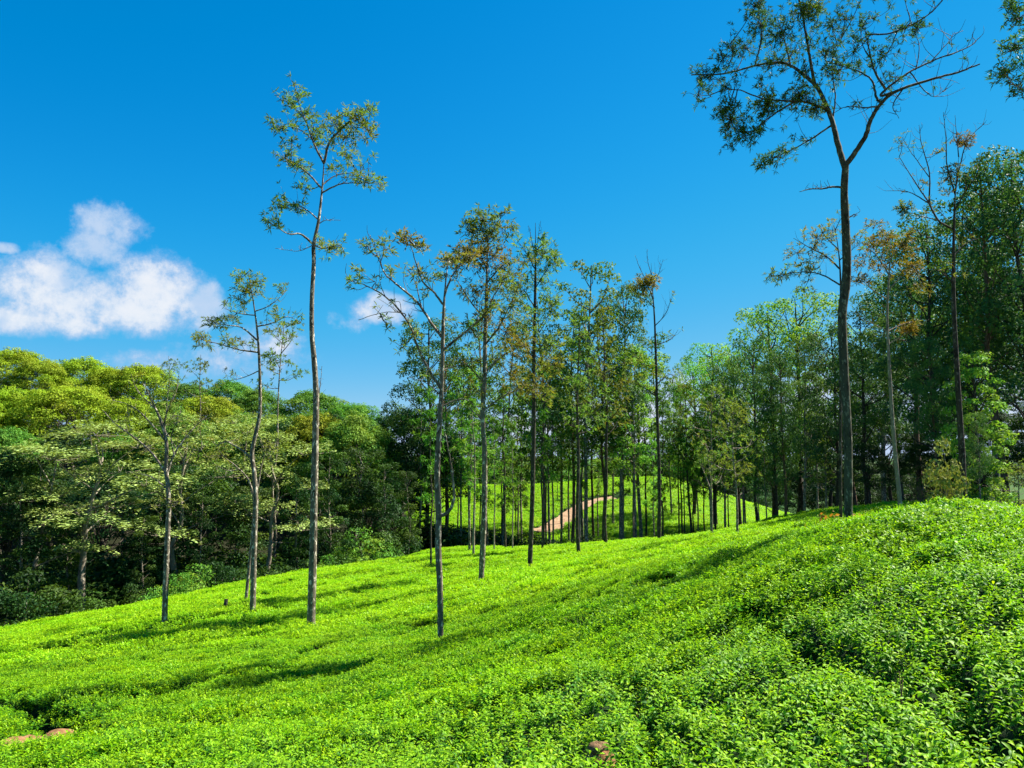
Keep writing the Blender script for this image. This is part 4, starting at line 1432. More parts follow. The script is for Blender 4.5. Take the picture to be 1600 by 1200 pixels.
hero('silver_oak_tree', 'dark pole-straight tree at the crest with a rusty leaf ball and bare twig tip', (1030, 845),
     [(1030, 843), (1030, 780), (1029, 710), (1027, 640), (1026, 570), (1024, 500), (1021, 455), (1018, 410)], (7.5, 7, 6, 5, 3.5, 1.5),
     [([(1022, 470), (1010, 440), (998, 415), (992, 398)], 1.6, 0, 0.4, 0), ([(1021, 450), (1030, 425), (1036, 405)], 1.4, 0.1, 0.3, 0), ([(1024, 510), (1040, 490), (1050, 462)], 1.6, 0.2, -0.4, 0.2), ([(1020, 430), (1012, 408), (1011, 390)], 1.2, 0, 0, 0), ([(1025, 540), (1048, 530), (1060, 515)], 1.8, 0.3, 0.4, 0.3),
      ([(1026, 600), (1045, 585), (1056, 590)], 2, 1.5, 0.6, 0.3), ([(1026, 620), (1005, 605), (990, 600)], 2, 1.5, -0.6, 0.3), ([(1023, 480), (1012, 470), (1000, 468)], 1.6, 2.5, 0.2, 0.6)],
     [(1005, 445, 20, 90, 0.75, 0), (1020, 440, 14, 40, 0.9, 0), (995, 450, 12, 24, 0.4, 0), (1005, 570, 22, 22, 0.4, 0.3), (1040, 590, 18, 18, 0.35, 0)],
     48, group=OAKS, L=0.36, bark='bark_dark', tw=1.0)

# big tree at right
hero('silver_oak_tree', 'biggest tree at right, thick mossy trunk forking high into spreading half-bare limbs', (1325, 812),
     [(1325, 808), (1325, 745), (1325, 690), (1323, 620), (1321, 560), (1320, 490), (1326, 445), (1327, 405), (1323, 350), (1318, 300), (1317, 262)], (16.5, 15.5, 16, 17, 17.5, 16.5, 13),
     [([(1317, 265), (1309, 225), (1303, 199), (1294, 172), (1277, 137), (1256, 117), (1236, 103), (1218, 98), (1187, 101), (1132, 115), (1080, 117)], 9.5, 2.6, 1.2, 0.05),
      ([(1318, 264), (1335, 240), (1352, 213), (1361, 186), (1380, 158), (1404, 141), (1455, 124), (1497, 113), (1531, 100)], 9, 0.25, -1.0, 0.1),
      ([(1272, 130), (1266, 95), (1262, 69), (1253, 20), (1246, -25), (1250, -60)], 5.5, 2.6, -0.6, 0.15), ([(1287, 168), (1262, 160), (1242, 158), (1194, 155), (1157, 141), (1130, 140)], 5, 2.2, -1.0, 0.05),
      ([(1238, 157), (1215, 175), (1198, 187), (1170, 210), (1150, 218)], 3.6, 3.0, -0.4, 0.05), ([(1298, 194), (1263, 220), (1236, 234), (1194, 254)], 3.2, 2.2, 0.8, 0.05),
      ([(1374, 160), (1376, 148), (1414, 117), (1462, 93), (1510, 75), (1531, 58)], 4.6, 0.3, 0.9, 0.1), ([(1361, 184), (1369, 151), (1363, 127), (1345, 113), (1315, 103), (1290, 95)], 4.4, 1.6, 0.8, 0.15), ([(1374, 158), (1366, 110), (1356, 69), (1350, 40)], 4, 0.8, -0.3, 0.1),
      ([(1357, 70), (1394, 51), (1445, 27), (1473, 0), (1490, -25)], 3.2, 0.8, 0.4, 0.1), ([(1361, 186), (1352, 168), (1330, 166), (1311, 170)], 3.2, 0.8, -0.5, 0.1), ([(1316, 293), (1300, 292), (1284, 295), (1262, 296), (1249, 300)], 4, 0, -0.4, 0),
      ([(1385, 155), (1395, 165), (1405, 185)], 2.4, 0, 0.3, 0), ([(1425, 130), (1432, 105), (1436, 70), (1425, 40)], 2.4, 0.9, 0.5, 0.1), ([(1440, 100), (1478, 70), (1492, 50)], 2, 0.05, 0.4, 0.1), ([(1300, 190), (1305, 150), (1300, 100), (1315, 60)], 3, 1.6, 0.6, 0.15),
      ([(1345, 113), (1352, 80), (1345, 50), (1360, 20)], 2.4, 1.2, -0.3, 0.15), ([(1415, 137), (1455, 150), (1480, 138)], 2, 0.05, 0.3, 0), ([(1160, 108), (1145, 85), (1140, 70)], 2.2, 2.4, 0.3, 0.05), ([(1200, 100), (1190, 60), (1185, 20), (1180, -10)], 3, 2.6, 0.4, 0.08),
      ([(1230, 100), (1225, 60), (1215, 30)], 2.6, 2.4, -0.6, 0.08), ([(1323, 345), (1335, 335), (1334, 340)], 2.5, 0, 0.1, 0)],
     [(1110, 120, 22, 22, 0.02, 0), (1090, 150, 18, 14, 0.02, 0), (1130, 90, 20, 22, 0.05, 0), (1165, 75, 24, 28, 0.05, 0.4), (1190, 40, 24, 34, 0.08, 0), (1180, 10, 22, 26, 0.05, 0), (1220, 55, 24, 30, 0.1, -0.5), (1205, 100, 20, 20, 0.1, 0), (1255, 20, 20, 40, 0.45, 0), (1275, 10, 18, 34, 0.6, 0), (1240, 80, 22, 22, 0.1, 0.5),
      (1142, 188, 30, 46, 0.02, 0), (1160, 205, 26, 40, 0.02, 0), (1135, 170, 16, 24, 0.02, 0), (1198, 165, 18, 44, 0.35, 0), (1250, 150, 26, 60, 0.4, 0), (1275, 170, 18, 30, 0.4, 0), (1192, 252, 16, 20, 0.02, 0), (1228, 236, 18, 20, 0.02, 0), (1290, 80, 24, 24, 0.15, 0.5), (1310, 110, 24, 24, 0.2, 0), (1335, 80, 24, 20, 0.1, 0), (1300, 40, 24, 24, 0.15, 0),
      (1385, 85, 24, 18, 0.1, 0), (1415, 40, 22, 20, 0.1, 0), (1435, 45, 16, 14, 0.3, 0), (1390, 120, 18, 10, 0.1, 0), (1320, 30, 24, 20, 0.1, -0.4), (1350, -10, 30, 30, 0.2, 0), (1260, -40, 34, 50, 0.3, 0), (1200, -30, 30, 40, 0.1, 0), (1410, -15, 26, 24, 0.1, 0)],
     49, group=OAKS, L=0.19, tw=0.8, bark='bark_moss', tipw=1.0, k=9, ratio=0.17, Y=16.5, dense=1.9, leafmat='euc', fill=1.8)

# right-hand trees behind the knoll
hero('silver_oak_tree', 'sparse nearly leafless tree behind the knoll, brown leaf tuft among bare twigs on top', (1505, 790),
     [(1506, 775), (1504, 700), (1499, 600), (1493, 480), (1491, 400), (1489, 345), (1488, 300), (1491, 250)], (13, 12, 10, 8, 5, 2.5), 
     [([(1489, 360), (1466, 344), (1449, 313), (1430, 285), (1405, 245)], 4, 0.5, 0.8, 0.5), ([(1449, 313), (1452, 270), (1440, 225), (1436, 195)], 2.6, 0.3, 0.4, 0.3), ([(1488, 305), (1480, 260), (1478, 215), (1474, 175)], 2.6, 0.25, -0.3, 0.3), ([(1489, 300), (1500, 260), (1512, 220), (1540, 190)], 2.6, 0.4, 0.5, 0.4),
      ([(1489, 330), (1508, 300), (1525, 275), (1535, 240)], 2.4, 0.5, -0.6, 0.4), ([(1449, 313), (1420, 300), (1385, 298)], 2.2, 0.3, 0.4, 0.4), ([(1466, 344), (1440, 338), (1415, 330)], 2, 0.6, -0.4, 0.3), ([(1491, 250), (1495, 215), (1492, 180)], 1.8, 0.1, 0, 0.3), ([(1491, 400), (1510, 380), (1530, 372)], 2.4, 1.2, 0.5, 0.5), ([(1492, 440), (1470, 425), (1455, 420)], 2.4, 1.2, -0.4, 0.4), ([(1452, 270), (1425, 240), (1410, 215)], 1.6, 0.7, 0.3, 0.2)],
     [(1505, 222, 18, 70, 0.95, 0), (1487, 268, 18, 44, 0.55, 0), (1411, 326, 15, 60, 0.25, 0), (1410, 228, 18, 14, 0.3, 0), (1464, 240, 10, 12, 0.6, 0), (1478, 280, 14, 20, 0.5, 0), (1480, 300, 12, 14, 0.5, 0), (1443, 287, 8, 10, 0.6, 0)],
     50, Y=24, bark='bark_dark', L=0.22, tw=1.0, group='trees behind the knoll')
hero('silver_oak_tree', 'thin pale stem with an olive-brown crown between the big tree and the sparse one', (1405, 790),
     [(1406, 775), (1401, 720), (1395, 650), (1389, 570), (1384, 500), (1384, 450), (1386, 410), (1388, 375)], (9, 8, 7, 6, 4, 2.5),
     [([(1385, 470), (1360, 450), (1340, 430)], 2.6, 2.0, 0.8, 0.75), ([(1385, 455), (1410, 430), (1432, 415)], 2.6, 2.2, -0.8, 0.8), ([(1386, 430), (1370, 400), (1352, 385)], 2.4, 2.2, 0.6, 0.8), ([(1387, 410), (1405, 385), (1420, 372)], 2, 2.2, 0.5, 0.8), ([(1388, 520), (1415, 505), (1440, 500)], 2.2, 1.2, 0.6, 0.6), ([(1386, 520), (1362, 505), (1345, 500)], 2.0, 1.2, -0.6, 0.6), ([(1393, 540), (1405, 528), (1415, 520)], 1.6, 0.5, 0.2, 0.8)],
     [(1385, 375, 24, 50, 0.8, 0), (1365, 385, 20, 36, 0.8, 0), (1410, 385, 24, 44, 0.85, 0), (1350, 410, 20, 30, 0.8, 0), (1385, 415, 26, 40, 0.75, 0.4), (1425, 415, 20, 34, 0.8, 0), (1340, 440, 18, 24, 0.8, 0), (1420, 512, 13, 44, 1.0, 0), (1370, 350, 18, 20, 0.7, 0), (1440, 450, 18, 22, 0.6, 0)],
     51, Y=27, bark='bark_pale', L=0.28, tw=0.9, group='trees behind the knoll')
hero('silver_oak_tree', 'thin twin-looking stem hugging the left of the big trunk, brown feathery crown reaching left', (1312, 800),
     [(1314, 795), (1313, 700), (1312, 600), (1311, 500), (1310, 430), (1308, 385), (1305, 350)], (6, 6, 5, 4, 2.5),
     [([(1311, 450), (1285, 430), (1255, 425), (1200, 432)], 3, 2.0, -0.8, 0.3), ([(1310, 425), (1290, 400), (1262, 385), (1240, 372)], 2.8, 2.2, 0.6, 0.6), ([(1308, 390), (1290, 370), (1280, 350)], 2, 2.2, -0.3, 0.6), ([(1310, 410), (1325, 395), (1345, 380)], 2, 2.0, 0.5, 0.6), ([(1306, 360), (1312, 345), (1318, 335)], 1.5, 1.5, 0, 0.4)],
     [(1245, 395, 24, 36, 0.6, 0), (1275, 370, 24, 36, 0.7, 0), (1225, 430, 22, 28, 0.25, 0), (1205, 432, 12, 12, 0.1, 0), (1265, 420, 22, 28, 0.5, 0.4), (1300, 360, 20, 26, 0.6, 0), (1290, 400, 22, 22, 0.6, -0.3), (1335, 375, 18, 20, 0.6, 0), (1255, 455, 20, 16, 0.4, 0.3)],
     52, Y=25, bark='bark_dark', L=0.25, tw=0.85, group='trees behind the knoll')
hero('silver_oak_tree', 'tree mostly outside the right edge, feathery sprays hanging into the top right corner', (1690, 800),
     [(1692, 780), (1690, 600), (1684, 400), (1680, 250), (1676, 120), (1670, 30)], (18, 17, 15, 12, 8),
     [([(1681, 240), (1655, 190), (1620, 150), (1575, 130)], 5, 2.0, -0.5, 0.1), ([(1678, 150), (1650, 100), (1615, 75), (1575, 80)], 4, 2.2, 0.5, 0.1), ([(1672, 60), (1640, 30), (1600, 15), (1565, 12)], 4, 2.2, -0.5, 0.1), ([(1675, 110), (1720, 70), (1760, 40)], 4, 2.2, 0.6, 0.1), ([(1682, 280), (1730, 220), (1770, 190)], 4, 2.0, 0.6, 0.1)],
     [(1590, 30, 24, 40, 0.1, 0), (1585, 75, 26, 50, 0.15, 0), (1570, 115, 22, 44, 0.05, 0), (1595, 140, 18, 26, 0.05, 0), (1620, 100, 30, 50, 0.1, 0), (1580, 8, 18, 20, 0.1, 0), (1640, 40, 34, 50, 0.1, 0), (1720, 80, 44, 60, 0.1, 0), (1660, -20, 50, 70, 0.1, 0)],
     53, Y=14, L=0.2, tw=0.7, leafmat='euc', group='trees behind the knoll')

random.seed(5)
# slender trees whose feet stand on the crest of the near slope: (kind, px, foot py, top py, width factor, label)
CREST = [
    ('slim1', 676, 884, 600, 0.8, 'very thin dark stem just left of the forked lichened trunk'),
    ('slim0', 735, 863, 560, 1.0, 'left stem of the crossing pair at the crest beside the brown-banded oak'),
    ('slim2', 741, 866, 610, 1.1, 'right stem of the crossing pair at the crest beside the brown-banded oak'),
    ('slim2', 773, 859, 640, 0.8, 'thin pale stem right of the brown-banded oak, reddish near the foot'),
    ('slim1', 790, 857, 590, 0.9, 'thin dark stem in front of the thick shaded gully trunks'),
    ('slim2', 801, 858, 650, 0.75, 'wavy pale sapling midway between two dark straight oaks'),
    ('slim1', 847, 860, 560, 0.8, 'thin dark stem at the lower end of the sandy track'),
    ('slim0', 853, 853, 600, 0.9, 'short-footed stem behind the thin one at the track end'),
    ('oak1', 904, 863, 480, 0.9, 'tall slightly curved stem in front of the sandy track'),
    ('slim0', 908, 851, 520, 1.0, 'straight stem touching the curved one before the sandy track'),
    ('slim1', 925, 842, 560, 1.1, 'crest stem standing right where the track turns level'),
    ('oak3', 945, 850, 470, 0.9, 'dark straight stem at the crest right of the track bend'),
    ('slim1', 1005, 841, 540, 0.8, 'thin dark stem left of the rusty-ball tree'),
    ('oliveoak0', 1106, 838, 600, 0.75, 'crooked pale-footed sapling with olive crown on the crest'),
    ('oliveoak1', 1146, 833, 620, 0.8, 'short forked tree with olive brown crown on the right part of crest'),
]
for kind, px, by, ty, wf, lab in CREST:
    place(kind, px, None, ty, 'silver_oak_tree', lab, group='slender trees on the crest of the near slope', wide=wf, base_py=by)

# trees in the gully and on the far hill: (kind, px, distance, top py, width factor, label)
GULLY = [
    ('euc2', 668, 66, 486, 0.95, 'dense dark-green tall tree rising behind the forked trunk, left end of the gully row'),
    ('airy2', 697, 64, 540, 1.0, 'thick dark trunk right beside the forked trunk, in the shaded gully'),
    ('airy1', 723, 63, 560, 0.8, 'tree in the gully left of the brown-banded oak with lime leaves'),
    ('airy0', 762, 62, 480, 0.9, 'gully tree hidden close behind the brown-banded oak'),
    ('airy0', 787, 64, 510, 1.0, 'thickest trunk of the shaded gully between the two dark straight oaks'),
    ('dark1', 806, 76, 735, 0.55, 'small round dark-leaved tree at the foot of the far hill'),
    ('airy1', 815, 70, 610, 0.9, 'lime-leaved airy tree left of the track end'),
    ('airy2', 849, 62, 450, 0.9, 'reddish double-trunked tree at the lower end of the track'),
    ('airy0', 858, 66, 520, 0.8, 'slim tree whose trunk rises out of the lower track edge'),
    ('airy0', 875, 70, 560, 0.9, 'tree standing on the verge right of the lower track'),
    ('airy2', 891, 68, 480, 1.0, 'dark trunk on the inside of the track bend'),
    ('airy0', 915, 62, 386, 0.95, 'tallest airy tree over the track, two stacked rounded leaf heads'),
    ('airy2', 940, 66, 470, 0.9, 'tree right of the two-headed airy one with hanging leaves'),
    ('euc3', 967, 64, 432, 0.75, 'clean straight trunk right of the track under a tufted head'),
    ('airy1', 990, 63, 530, 0.9, 'grey trunk left of the pair in mid far-hill meadow of tea'),
    ('airy1', 998, 66, 540, 1.3, 'stout trunk with lime crown left of the rusty-ball tree'),
    ('airy2', 1024, 68, 510, 0.9, 'tree directly behind the rusty-ball tree in the gully'),
    ('slim1', 1055, 68, 610, 0.8, 'left of two hair-thin stems right of the rusty-ball tree'),
    ('slim1', 1061, 70, 600, 0.8, 'right of two hair-thin stems right of the rusty-ball tree'),
    ('full2', 1078, 84, 552, 0.9, 'rounded green tree forming the left shoulder right of the sky gap'),
    ('oak3', 1073, 66, 590, 0.9, 'leaning stem beside a low dark bush on the far hill'),
    ('slim0', 1085, 67, 640, 0.9, 'thin stem with dark tuft at mid height, far hill'),
    ('full0', 1112, 78, 528, 0.9, 'full green round tree right of the sky gap'),
    ('slim1', 1095, 66, 650, 0.9, 'thin stem between the leaning stem and the olive sapling'),
    ('euc0', 1112, 66, 590, 0.7, 'dark trunk just right of the olive sapling'),
    ('euc3', 1127, 65, 560, 0.7, 'dark stout trunk left of the forked olive tree'),
    ('full1', 1150, 76, 540, 0.9, 'full green tree behind the forked olive tree'),
    ('slim0', 1156, 64, 620, 0.9, 'thin stem just right of the forked olive tree'),
    ('euc0', 1175, 63, 520, 0.8, 'dark trunk beyond the end of the far hill crest'),
    ('full0', 1200, 72, 468, 1.0, 'tall bright green tree, left of the two highest rounded crowns right of centre'),
    ('euc2', 1207, 58, 560, 0.7, 'left trunk of the close dark pair where the crest meets the wood'),
    ('euc1', 1220, 57, 540, 0.75, 'right trunk of the close dark pair where the crest meets the wood'),
    ('full2', 1240, 70, 448, 1.0, 'tallest bright rounded crown, right of centre behind feathery brown branches'),
    ('euc3', 1250, 50, 520, 0.7, 'straight dark trunk left of the big tree at the wood edge'),
    ('airy0', 1268, 52, 560, 0.9, 'thin-leaved dark tree between the straight dark trunk and the big tree'),
    ('oliveoak0', 1283, 46, 690, 1.2, 'low olive tree at the wood edge left of the big trunk'),
    ('slim2', 678, 95, 690, 0.8, 'thin stem high on the far hill, left end'),
    ('airy1', 900, 108, 690, 0.9, 'tree on the far hill top above the track'),
    ('dark0', 1003, 112, 690, 0.9, 'dark round tree on the far hill crest left of the rusty-ball tree'),
    ('dark2', 950, 115, 695, 1.0, 'dark round tree on the far hill crest above the track end'),
    ('oliveoak1', 1050, 108, 670, 1.2, 'pale-leaved tree on the far hill crest right of the rusty-ball tree'),
    ('airy1', 770, 112, 690, 1.1, 'lime tree on the far hill crest behind the brown-banded oak'),
    ('flat1', 745, 114, 700, 1.0, 'pale flat tree on the far hill crest'),
    ('dark1', 700, 112, 690, 1.0, 'dark tree on the left end of the far hill crest'),
    ('slim1', 870, 92, 690, 0.9, 'thin stem on the far slope above the lower track'),
    ('slim0', 935, 94, 680, 0.9, 'thin stem above the track on the far slope'),
    ('dark0', 1025, 78, 752, 0.5, 'small dark bushy tree half behind the rusty-ball trunk'),
    ('airy1', 735, 74, 560, 1.0, 'leafy tall tree deep behind the brown-banded oak'),
    ('airy1', 875, 80, 590, 1.0, 'leafy light tree deep behind the track'),
    ('airy1', 955, 78, 580, 1.0, 'soft-leaved tree deep behind the straight trunk right of the track'),
    ('slim0', 815, 80, 600, 1.0, 'soft-leaved tree deep behind the dark straight oaks'),
    ('airy1', 1045, 84, 590, 1.0, 'leafy tree below the sky gap at centre right'),
]
for kind, px, Y, ty, wf, lab in GULLY:
    place(kind, px, Y, ty, 'plantation_tree', lab, group='trees of the gully and far hill', wide=wf)

rs = np.random.default_rng(55)
for i in range(26):
    px = 655 + i * 22.5 + rs.uniform(-7, 7)
    place('slim%d' % rs.integers(0, 3), px, rs.uniform(56, 74), rs.uniform(560, 690), 'thin_tree', ORD[i] + ' from the left of the thin stems screening the far tea hill', group='thin stems before the far hill', wide=rs.uniform(0.7, 1.0))

# right-hand wood
WOOD = [
    ('euc2', 1300, 46, 500, 1.0, 'dark tree filling the space left of the big trunk'),
    ('euc0', 1345, 42, 470, 1.0, 'dark tree immediately right of the big trunk'),
    ('euc3', 1372, 50, 430, 1.0, 'dark tree behind the pale stem with olive crown'),
    ('euc1', 1425, 44, 345, 0.95, 'tall tree whose dome tops out left of the sparse twiggy tree'),
    ('euc2', 1462, 38, 330, 0.95, 'tall dark tree directly left of the sparse twiggy trunk'),
    ('euc0', 1512, 40, 300, 1.0, 'tall dark tree directly right of the sparse twiggy trunk'),
    ('euc1', 1562, 34, 235, 0.9, 'tall reddish double trunk near the right edge'),
    ('euc3', 1548, 40, 285, 0.9, 'tall clumped tree behind the reddish trunk near the right edge'),
    ('euc2', 1605, 33, 222, 0.95, 'tallest clumpy crown cut by the right edge'),
    ('euc0', 1640, 38, 260, 1.0, 'tall tree just outside the right edge'),
    ('euc3', 1520, 27, 640, 0.7, 'short thick trunk right of the sparse tree foot'),
    ('euc1', 1450, 31, 520, 0.8, 'mid-height dark tree left of the sparse tree foot'),
    ('euc0', 1400, 60, 470, 1.2, 'dark backing tree deep in the right wood, left one'),
    ('euc2', 1480, 62, 430, 1.2, 'dark backing tree deep in the right wood, middle one'),
    ('euc3', 1560, 60, 420, 1.2, 'dark backing tree deep in the right wood, right one'),
    ('euc1', 1330, 64, 540, 1.2, 'dark backing tree deep behind the big trunk'),
    ('dark0', 1470, 50, 640, 1.1, 'low dark tree deep behind the yellowish shrub'),
    ('dark1', 1385, 52, 650, 1.1, 'low dark tree behind the pale stem'),
    ('dark2', 1560, 48, 640, 1.1, 'low dark tree behind the reddish double trunk'),
    ('dark0', 1285, 66, 660, 1.1, 'low dark tree left of the big trunk, deep in the wood'),
    ('dark1', 1620, 44, 620, 1.1, 'low dark tree at the right edge'),
    ('dark2', 1600, 30, 690, 1.2, 'low dark bushy tree at the right edge behind the olive shrub'),
    ('dark0', 1650, 32, 640, 1.2, 'dark bushy tree just outside the right edge'),
    ('dark1', 1500, 36, 690, 1.1, 'low dark bushy tree behind the foot of the sparse tree'),
    ('dark2', 1430, 40, 690, 1.1, 'low dark bushy tree right of the pale stem foot'),
    ('dark0', 1350, 40, 690, 1.0, 'low dark bushy tree right of the big trunk foot'),
    ('cypress', 1528, 29, 545, 0.95, 'bright green conical tree right of the sparse trunk'),
]
for kind, px, Y, ty, wf, lab in WOOD:
    place(kind, px, Y, ty, 'wood_tree', lab, group='trees of the right-hand wood', wide=wf)
place('yellow', 1467, 22, 672, 'yellow_shrub', 'yellow-olive upright shrub behind the top of the knoll', 'shrub', wide=0.62)
place('oliveoak1', 1578, 20, 722, 'olive_shrub', 'low olive shrub at the right edge behind the knoll', 'shrub', wide=1.1)
place('oliveoak0', 1432, 34, 748, 'olive_shrub', 'small pale olive bush glimpsed between trunks left of the yellow shrub', 'shrub', wide=1.2)

# ------------------------------------------------------------------ forest on the left
rf = np.random.default_rng(21)


def forest_row(px0, px1, step, Y, prof, kinds, name, label, group, wide=1.0, jy=4, jt=12):
    x = px0
    cnt = 0
    while x < px1:
        cnt += 1
        px = x + rf.uniform(-0.3, 0.3) * step
        YY = Y + rf.uniform(-jy, jy)
        top = float(np.interp(px, prof[0], prof[1])) + rf.uniform(-0.3, 1.0) * jt
        k = kinds[rf.integers(0, len(kinds))]
        if px > 250 and k.startswith('dome') and rf.random() < 0.75:
            k = 'green%d' % rf.integers(0, 3)
        if px < 230 and k.startswith('green') and Y > 70:
            k = 'dome%d' % rf.integers(0, 4)
        place(k, px, YY, top, name, ORD[cnt - 1] + ' from the left of the ' + label, group=group, wide=wide * rf.uniform(0.85, 1.15))
        x += step


SKYL = ([-300, 0, 100, 180, 235, 300, 400, 480, 520, 560, 600, 640], [535, 545, 552, 566, 560, 588, 594, 598, 606, 626, 642, 640])
forest_row(-60, 560, 60, 92, SKYL, ['dome0', 'dome2', 'green0', 'dome1'], 'forest_tree', 'rounded yellow-green trees on the left hill skyline', 'skyline trees of the left hill', 1.15, jt=14)
forest_row(-60, 600, 62, 76, ([-300, 0, 150, 300, 450, 560, 620], [590, 592, 600, 618, 630, 650, 660]), ['dome0', 'dome1', 'green1', 'dome3', 'green0', 'green2'], 'forest_tree', 'humped olive trees just below the left hill skyline', 'upper canopy trees of the left hill', 1.15, jt=20)
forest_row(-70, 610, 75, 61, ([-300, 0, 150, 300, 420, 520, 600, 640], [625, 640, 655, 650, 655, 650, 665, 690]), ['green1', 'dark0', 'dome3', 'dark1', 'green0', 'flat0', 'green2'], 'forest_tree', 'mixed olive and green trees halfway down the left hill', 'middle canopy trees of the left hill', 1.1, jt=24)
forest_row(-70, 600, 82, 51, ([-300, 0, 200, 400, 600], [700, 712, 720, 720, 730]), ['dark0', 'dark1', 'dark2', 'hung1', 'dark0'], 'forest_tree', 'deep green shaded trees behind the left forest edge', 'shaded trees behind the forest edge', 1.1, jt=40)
DIST = [
    ('flat0', 150, 39.5, 660, 1.4, 'pale layered flat-topped tree standing out at the left forest edge'),
    ('flat2', 70, 38.5, 690, 1.0, 'pale layered tree nearest the left edge of the photo'),
    ('flat2', 292, 46, 645, 1.1, 'pale layered tree behind the bare-branched stem'),
    ('flat1', 420, 47, 655, 1.05, 'pale layered tree right of the slim tufted oak'),
    ('green1', 555, 60, 648, 1.0, 'broad umbrella-crowned olive tree right of the tallest stem'),
    ('dome3', 500, 62, 640, 0.8, 'brownish-crowned tree behind the tallest stem'),
    ('dark2', 20, 38, 700, 0.9, 'bright-lit bushy green tree at the left edge of the photo'),
    ('hung0', 60, 37, 735, 1.1, 'leafy tree with twin leaning stems near the left edge'),
    ('hung1', 555, 52, 690, 1.2, 'leafy edge tree with lit tufts right of the tallest stem'),
    ('hung2', 600, 52, 720, 1.1, 'vine-hung leafy tree near the right end of the forest edge'),
    ('hung0', 525, 48, 700, 1.0, 'leafy tree just right of the tallest stem at forest edge'),
    ('hung2', 470, 46, 720, 1.0, 'shaded leafy tree just left of the tallest stem'),
    ('dark1', 650, 62, 640, 0.9, 'dark leaning tree ending the forest beside the far tea hill'),
    ('dark0', 625, 72, 632, 0.9, 'deep green crown behind the right end of the forest'),
    ('hung1', 641, 50, 730, 0.9, 'small dark tree standing in the tea at the end of the forest'),
    ('sprig', 440, 50, 482, 1.0, 'thin sprig-topped tree poking above the forest right of the tufted oak'),
    ('sprig', 310, 66, 545, 1.0, 'thin twiggy tree poking above the skyline left of the tufted oak'),
    ('sprig', 265, 70, 548, 1.0, 'thin twiggy tree poking above the skyline over the bare-branched crown'),
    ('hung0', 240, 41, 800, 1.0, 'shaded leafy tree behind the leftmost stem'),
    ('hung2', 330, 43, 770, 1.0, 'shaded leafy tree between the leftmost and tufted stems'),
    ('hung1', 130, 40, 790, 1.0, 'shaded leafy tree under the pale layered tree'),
]
for kind, px, Y, ty, wf, lab in DIST:
    place(kind, px, Y, ty, 'forest_tree', lab, group='forest edge trees on the left', wide=wf)
# shrubs along the forest edge: (kind, px, extra distance behind the edge, top py, label)
for i, (kind, px, dy, ty, wf, lab) in enumerate([
        ('shrub0', 10, 1.5, 905, 1.3, 'dark shrub at the far left end of the tea edge'), ('shrub3', 60, 2.0, 880, 1.2, 'dark shrub with pale-lit leaves near the left edge'), ('shrub1', 110, 2.5, 900, 1.1, 'low dark shrub left of the black forest hollow'),
        ('shrub2', 75, 0.6, 962, 1.6, 'low bright grassy shrub in front of the left forest edge'), ('shrub3', 225, 2.0, 905, 1.0, 'dark shrub left of the leftmost stem'), ('shrub2', 280, 1.2, 890, 1.0, 'sunlit yellow-green shrub right of the leftmost stem'),
        ('shrub2', 318, 1.6, 872, 1.1, 'bright leafy bush midway between the leftmost and tufted stems'), ('shrub0', 350, 2.0, 868, 1.0, 'leafy bush left of the leaning thin stem'), ('shrub1', 430, 2.2, 860, 1.0, 'dark shrub right of the tufted oak foot'),
        ('shrub0', 465, 1.5, 880, 0.8, 'small dark shrub left of the tallest stem foot'), ('shrub2', 512, 1.4, 862, 0.8, 'bright shrub right of the tallest stem foot'), ('shrub3', 545, 1.8, 835, 0.9, 'shrub with lit top below the twin pale stems'),
        ('shrub2', 580, 1.6, 815, 1.0, 'large lit shrub near the right end of the forest'), ('shrub3', 612, 2.2, 800, 1.1, 'tall lit shrub at the right end of the forest'), ('shrub1', 690, 12, 812, 1.0, 'dark low shrub in the shaded gully'),
        ('shrub0', 725, 13, 822, 1.1, 'dark low shrub in the gully beside the brown-banded oak'), ('shrub1', 665, 13, 800, 1.0, 'dark shrub where the gully meets the forest')]):
    Ye = float(np.interp(px, [0, 130, 250, 350, 500, 600, 650], [30, 33, 36, 38, 42, 46, 52])) + dy
    place(kind, px, Ye, ty, 'edge_shrub', lab, 'shrub', group='shrubs along the forest edge', wide=wf)
for i, (px, Y, ty) in enumerate([(650, 60, 800), (680, 66, 806), (705, 68, 812), (745, 66, 816), (775, 67, 822), (800, 66, 826), (830, 68, 828), (865, 66, 832), (920, 67, 832), (980, 66, 830)]):  # dark shrubs added to stand in for the shadow band in the gully
    place('shrub%d' % (i % 2), px, Y, ty, 'gully_shade_shrub', ORD[i] + ' from the left of the low dark shrubs added as shade along the gully', 'shrub', group='shrubs added as gully shade', wide=1.9)
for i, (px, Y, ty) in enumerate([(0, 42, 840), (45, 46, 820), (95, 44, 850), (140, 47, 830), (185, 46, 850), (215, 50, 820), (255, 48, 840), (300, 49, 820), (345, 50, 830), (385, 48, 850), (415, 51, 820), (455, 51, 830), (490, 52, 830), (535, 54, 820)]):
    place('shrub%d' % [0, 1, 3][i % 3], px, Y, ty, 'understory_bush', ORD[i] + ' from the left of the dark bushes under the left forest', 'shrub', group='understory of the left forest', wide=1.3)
place('shrub1', 1068, 66, 812, 'edge_shrub', 'low dark bush on the far hill foot right of the rusty-ball tree', 'shrub', wide=1.2)
place('weed', 1304, 17.5, 798, 'red_weed', 'small reddish weed at the crest left of the big trunk', 'weed', wide=0.8)

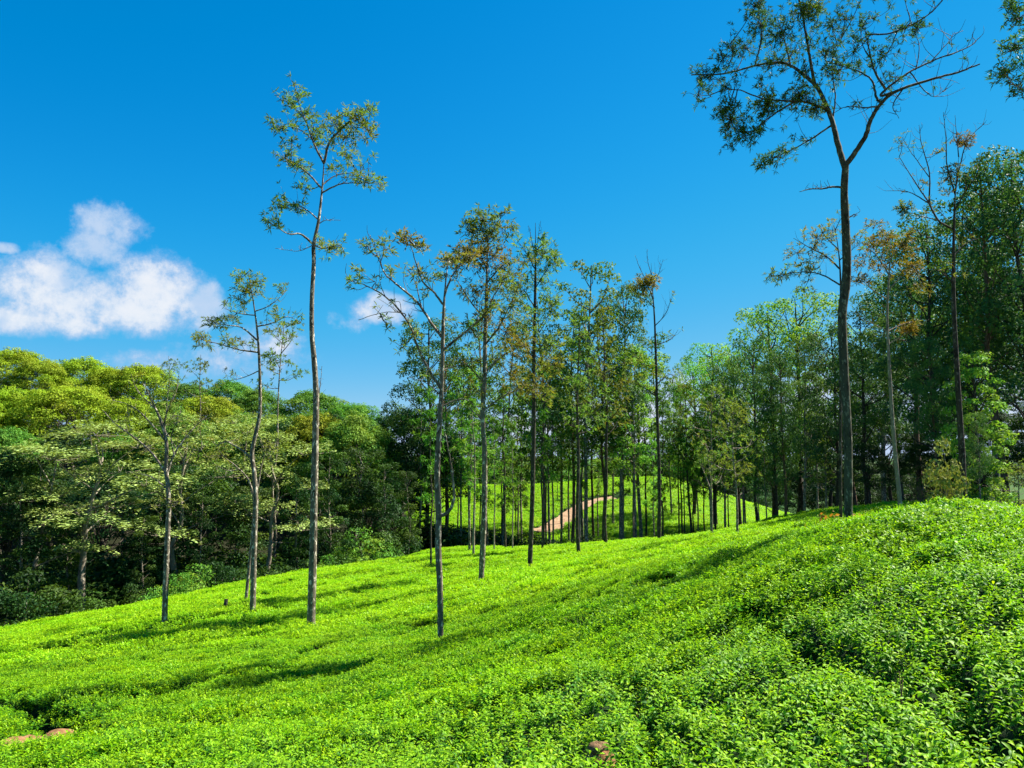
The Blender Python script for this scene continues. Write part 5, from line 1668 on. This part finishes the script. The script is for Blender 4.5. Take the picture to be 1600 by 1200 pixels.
# low growth along the crest of the far hill
rc = np.random.default_rng(44)
for i in range(22):
    px = 640 + i * 20 + rc.uniform(-6, 6)
    place(['shrub2', 'shrub3', 'shrub0', 'flat1', 'shrub2'][rc.integers(0, 5)], px, 117 + rc.uniform(-3, 4), 716 + rc.uniform(-10, 16), 'crest_bush', ORD[i] + ' from the left of the low bushes lining the far hill crest', 'bush', group='bushes on the far hill crest', wide=1.5)

# backing woods far behind (slopes beyond the far hill)
rb = np.random.default_rng(33)
for i in range(24):
    px = 1010 + i * 21 + rb.uniform(-8, 8)
    place(['dark0', 'dark1', 'dark2', 'euc2'][rb.integers(0, 4)], px, 150 + rb.uniform(-18, 18), 712 + rb.uniform(-8, 26), 'distant_tree', ORD[i] + ' from the left of the dark distant trees beyond the far tea hill', group='distant woods beyond the far hill', wide=1.5)

# ------------------------------------------------------------------ small things


def rock_mesh(seed, sx, sy, sz, mat):
    r = np.random.default_rng(seed)
    mb = MB()
    nu, nv = 14, 8
    th = np.linspace(0, TAU, nu, endpoint=False)
    ph = np.linspace(-1.45, 1.45, nv)
    V = []
    for p in ph:
        for t in th:
            d = np.array([math.cos(t) * math.cos(p), math.sin(t) * math.cos(p), math.sin(p)])
            k = 1 + 0.22 * math.sin(3 * d[0] + seed) * math.cos(4 * d[1] + seed) + 0.08 * r.normal()
            V.append(d * k * np.array([sx, sy, sz]))
    F = [(i * nu + j, i * nu + (j + 1) % nu, (i + 1) * nu + (j + 1) % nu, (i + 1) * nu + j) for i in range(nv - 1) for j in range(nu)]
    mb.add(V, F)
    return mb.mesh('stone', mat, True, False)


def put_stone(px, py, s, seed, label, lift, Y=None):
    YY = hit(px, py) if Y is None else Y
    a, b = ray(px, py)
    o = mobj('stone', rock_mesh(seed, s, s * 0.75, s * 0.5, M['stone']))
    o.location = (float(a * YY), YY, float(surf(a * YY, YY)) + lift)
    tag(o, label, 'stone')


put_stone(935, 1160, 0.06, 3, 'sandy brown stone lying among tea leaves at the bottom', -0.03)
put_stone(890, 834, 0.9, 5, 'pale flat stone at the gully below the track, left one', -0.5, Y=66)
put_stone(932, 834, 0.6, 6, 'pale flat stone at the gully below the track, right one', -0.5, Y=66)

# stump in the tea
Ys = hit(352, 948)
xs = float(ray(352, 948)[0] * Ys)
mb = MB()
hs = float(surf(xs, Ys))
add_tube(mb, [(0, 0, 0), (0.01, 0, 0.4), (0, 0.01, 0.7), (0.02, 0.0, 0.93), (0.02, 0, 0.94), (0.02, 0, 0.92)], [0.08, 0.065, 0.06, 0.062, 0.045, 0.002], 9)
st = mobj('tree_stump', mb.mesh('tree_stump', M['bark_dark'], True, False))
st.location = (xs, Ys, hs - BUSH)
tag(st, 'short dark stump sticking out of the tea left of the tufted oak', 'stump')
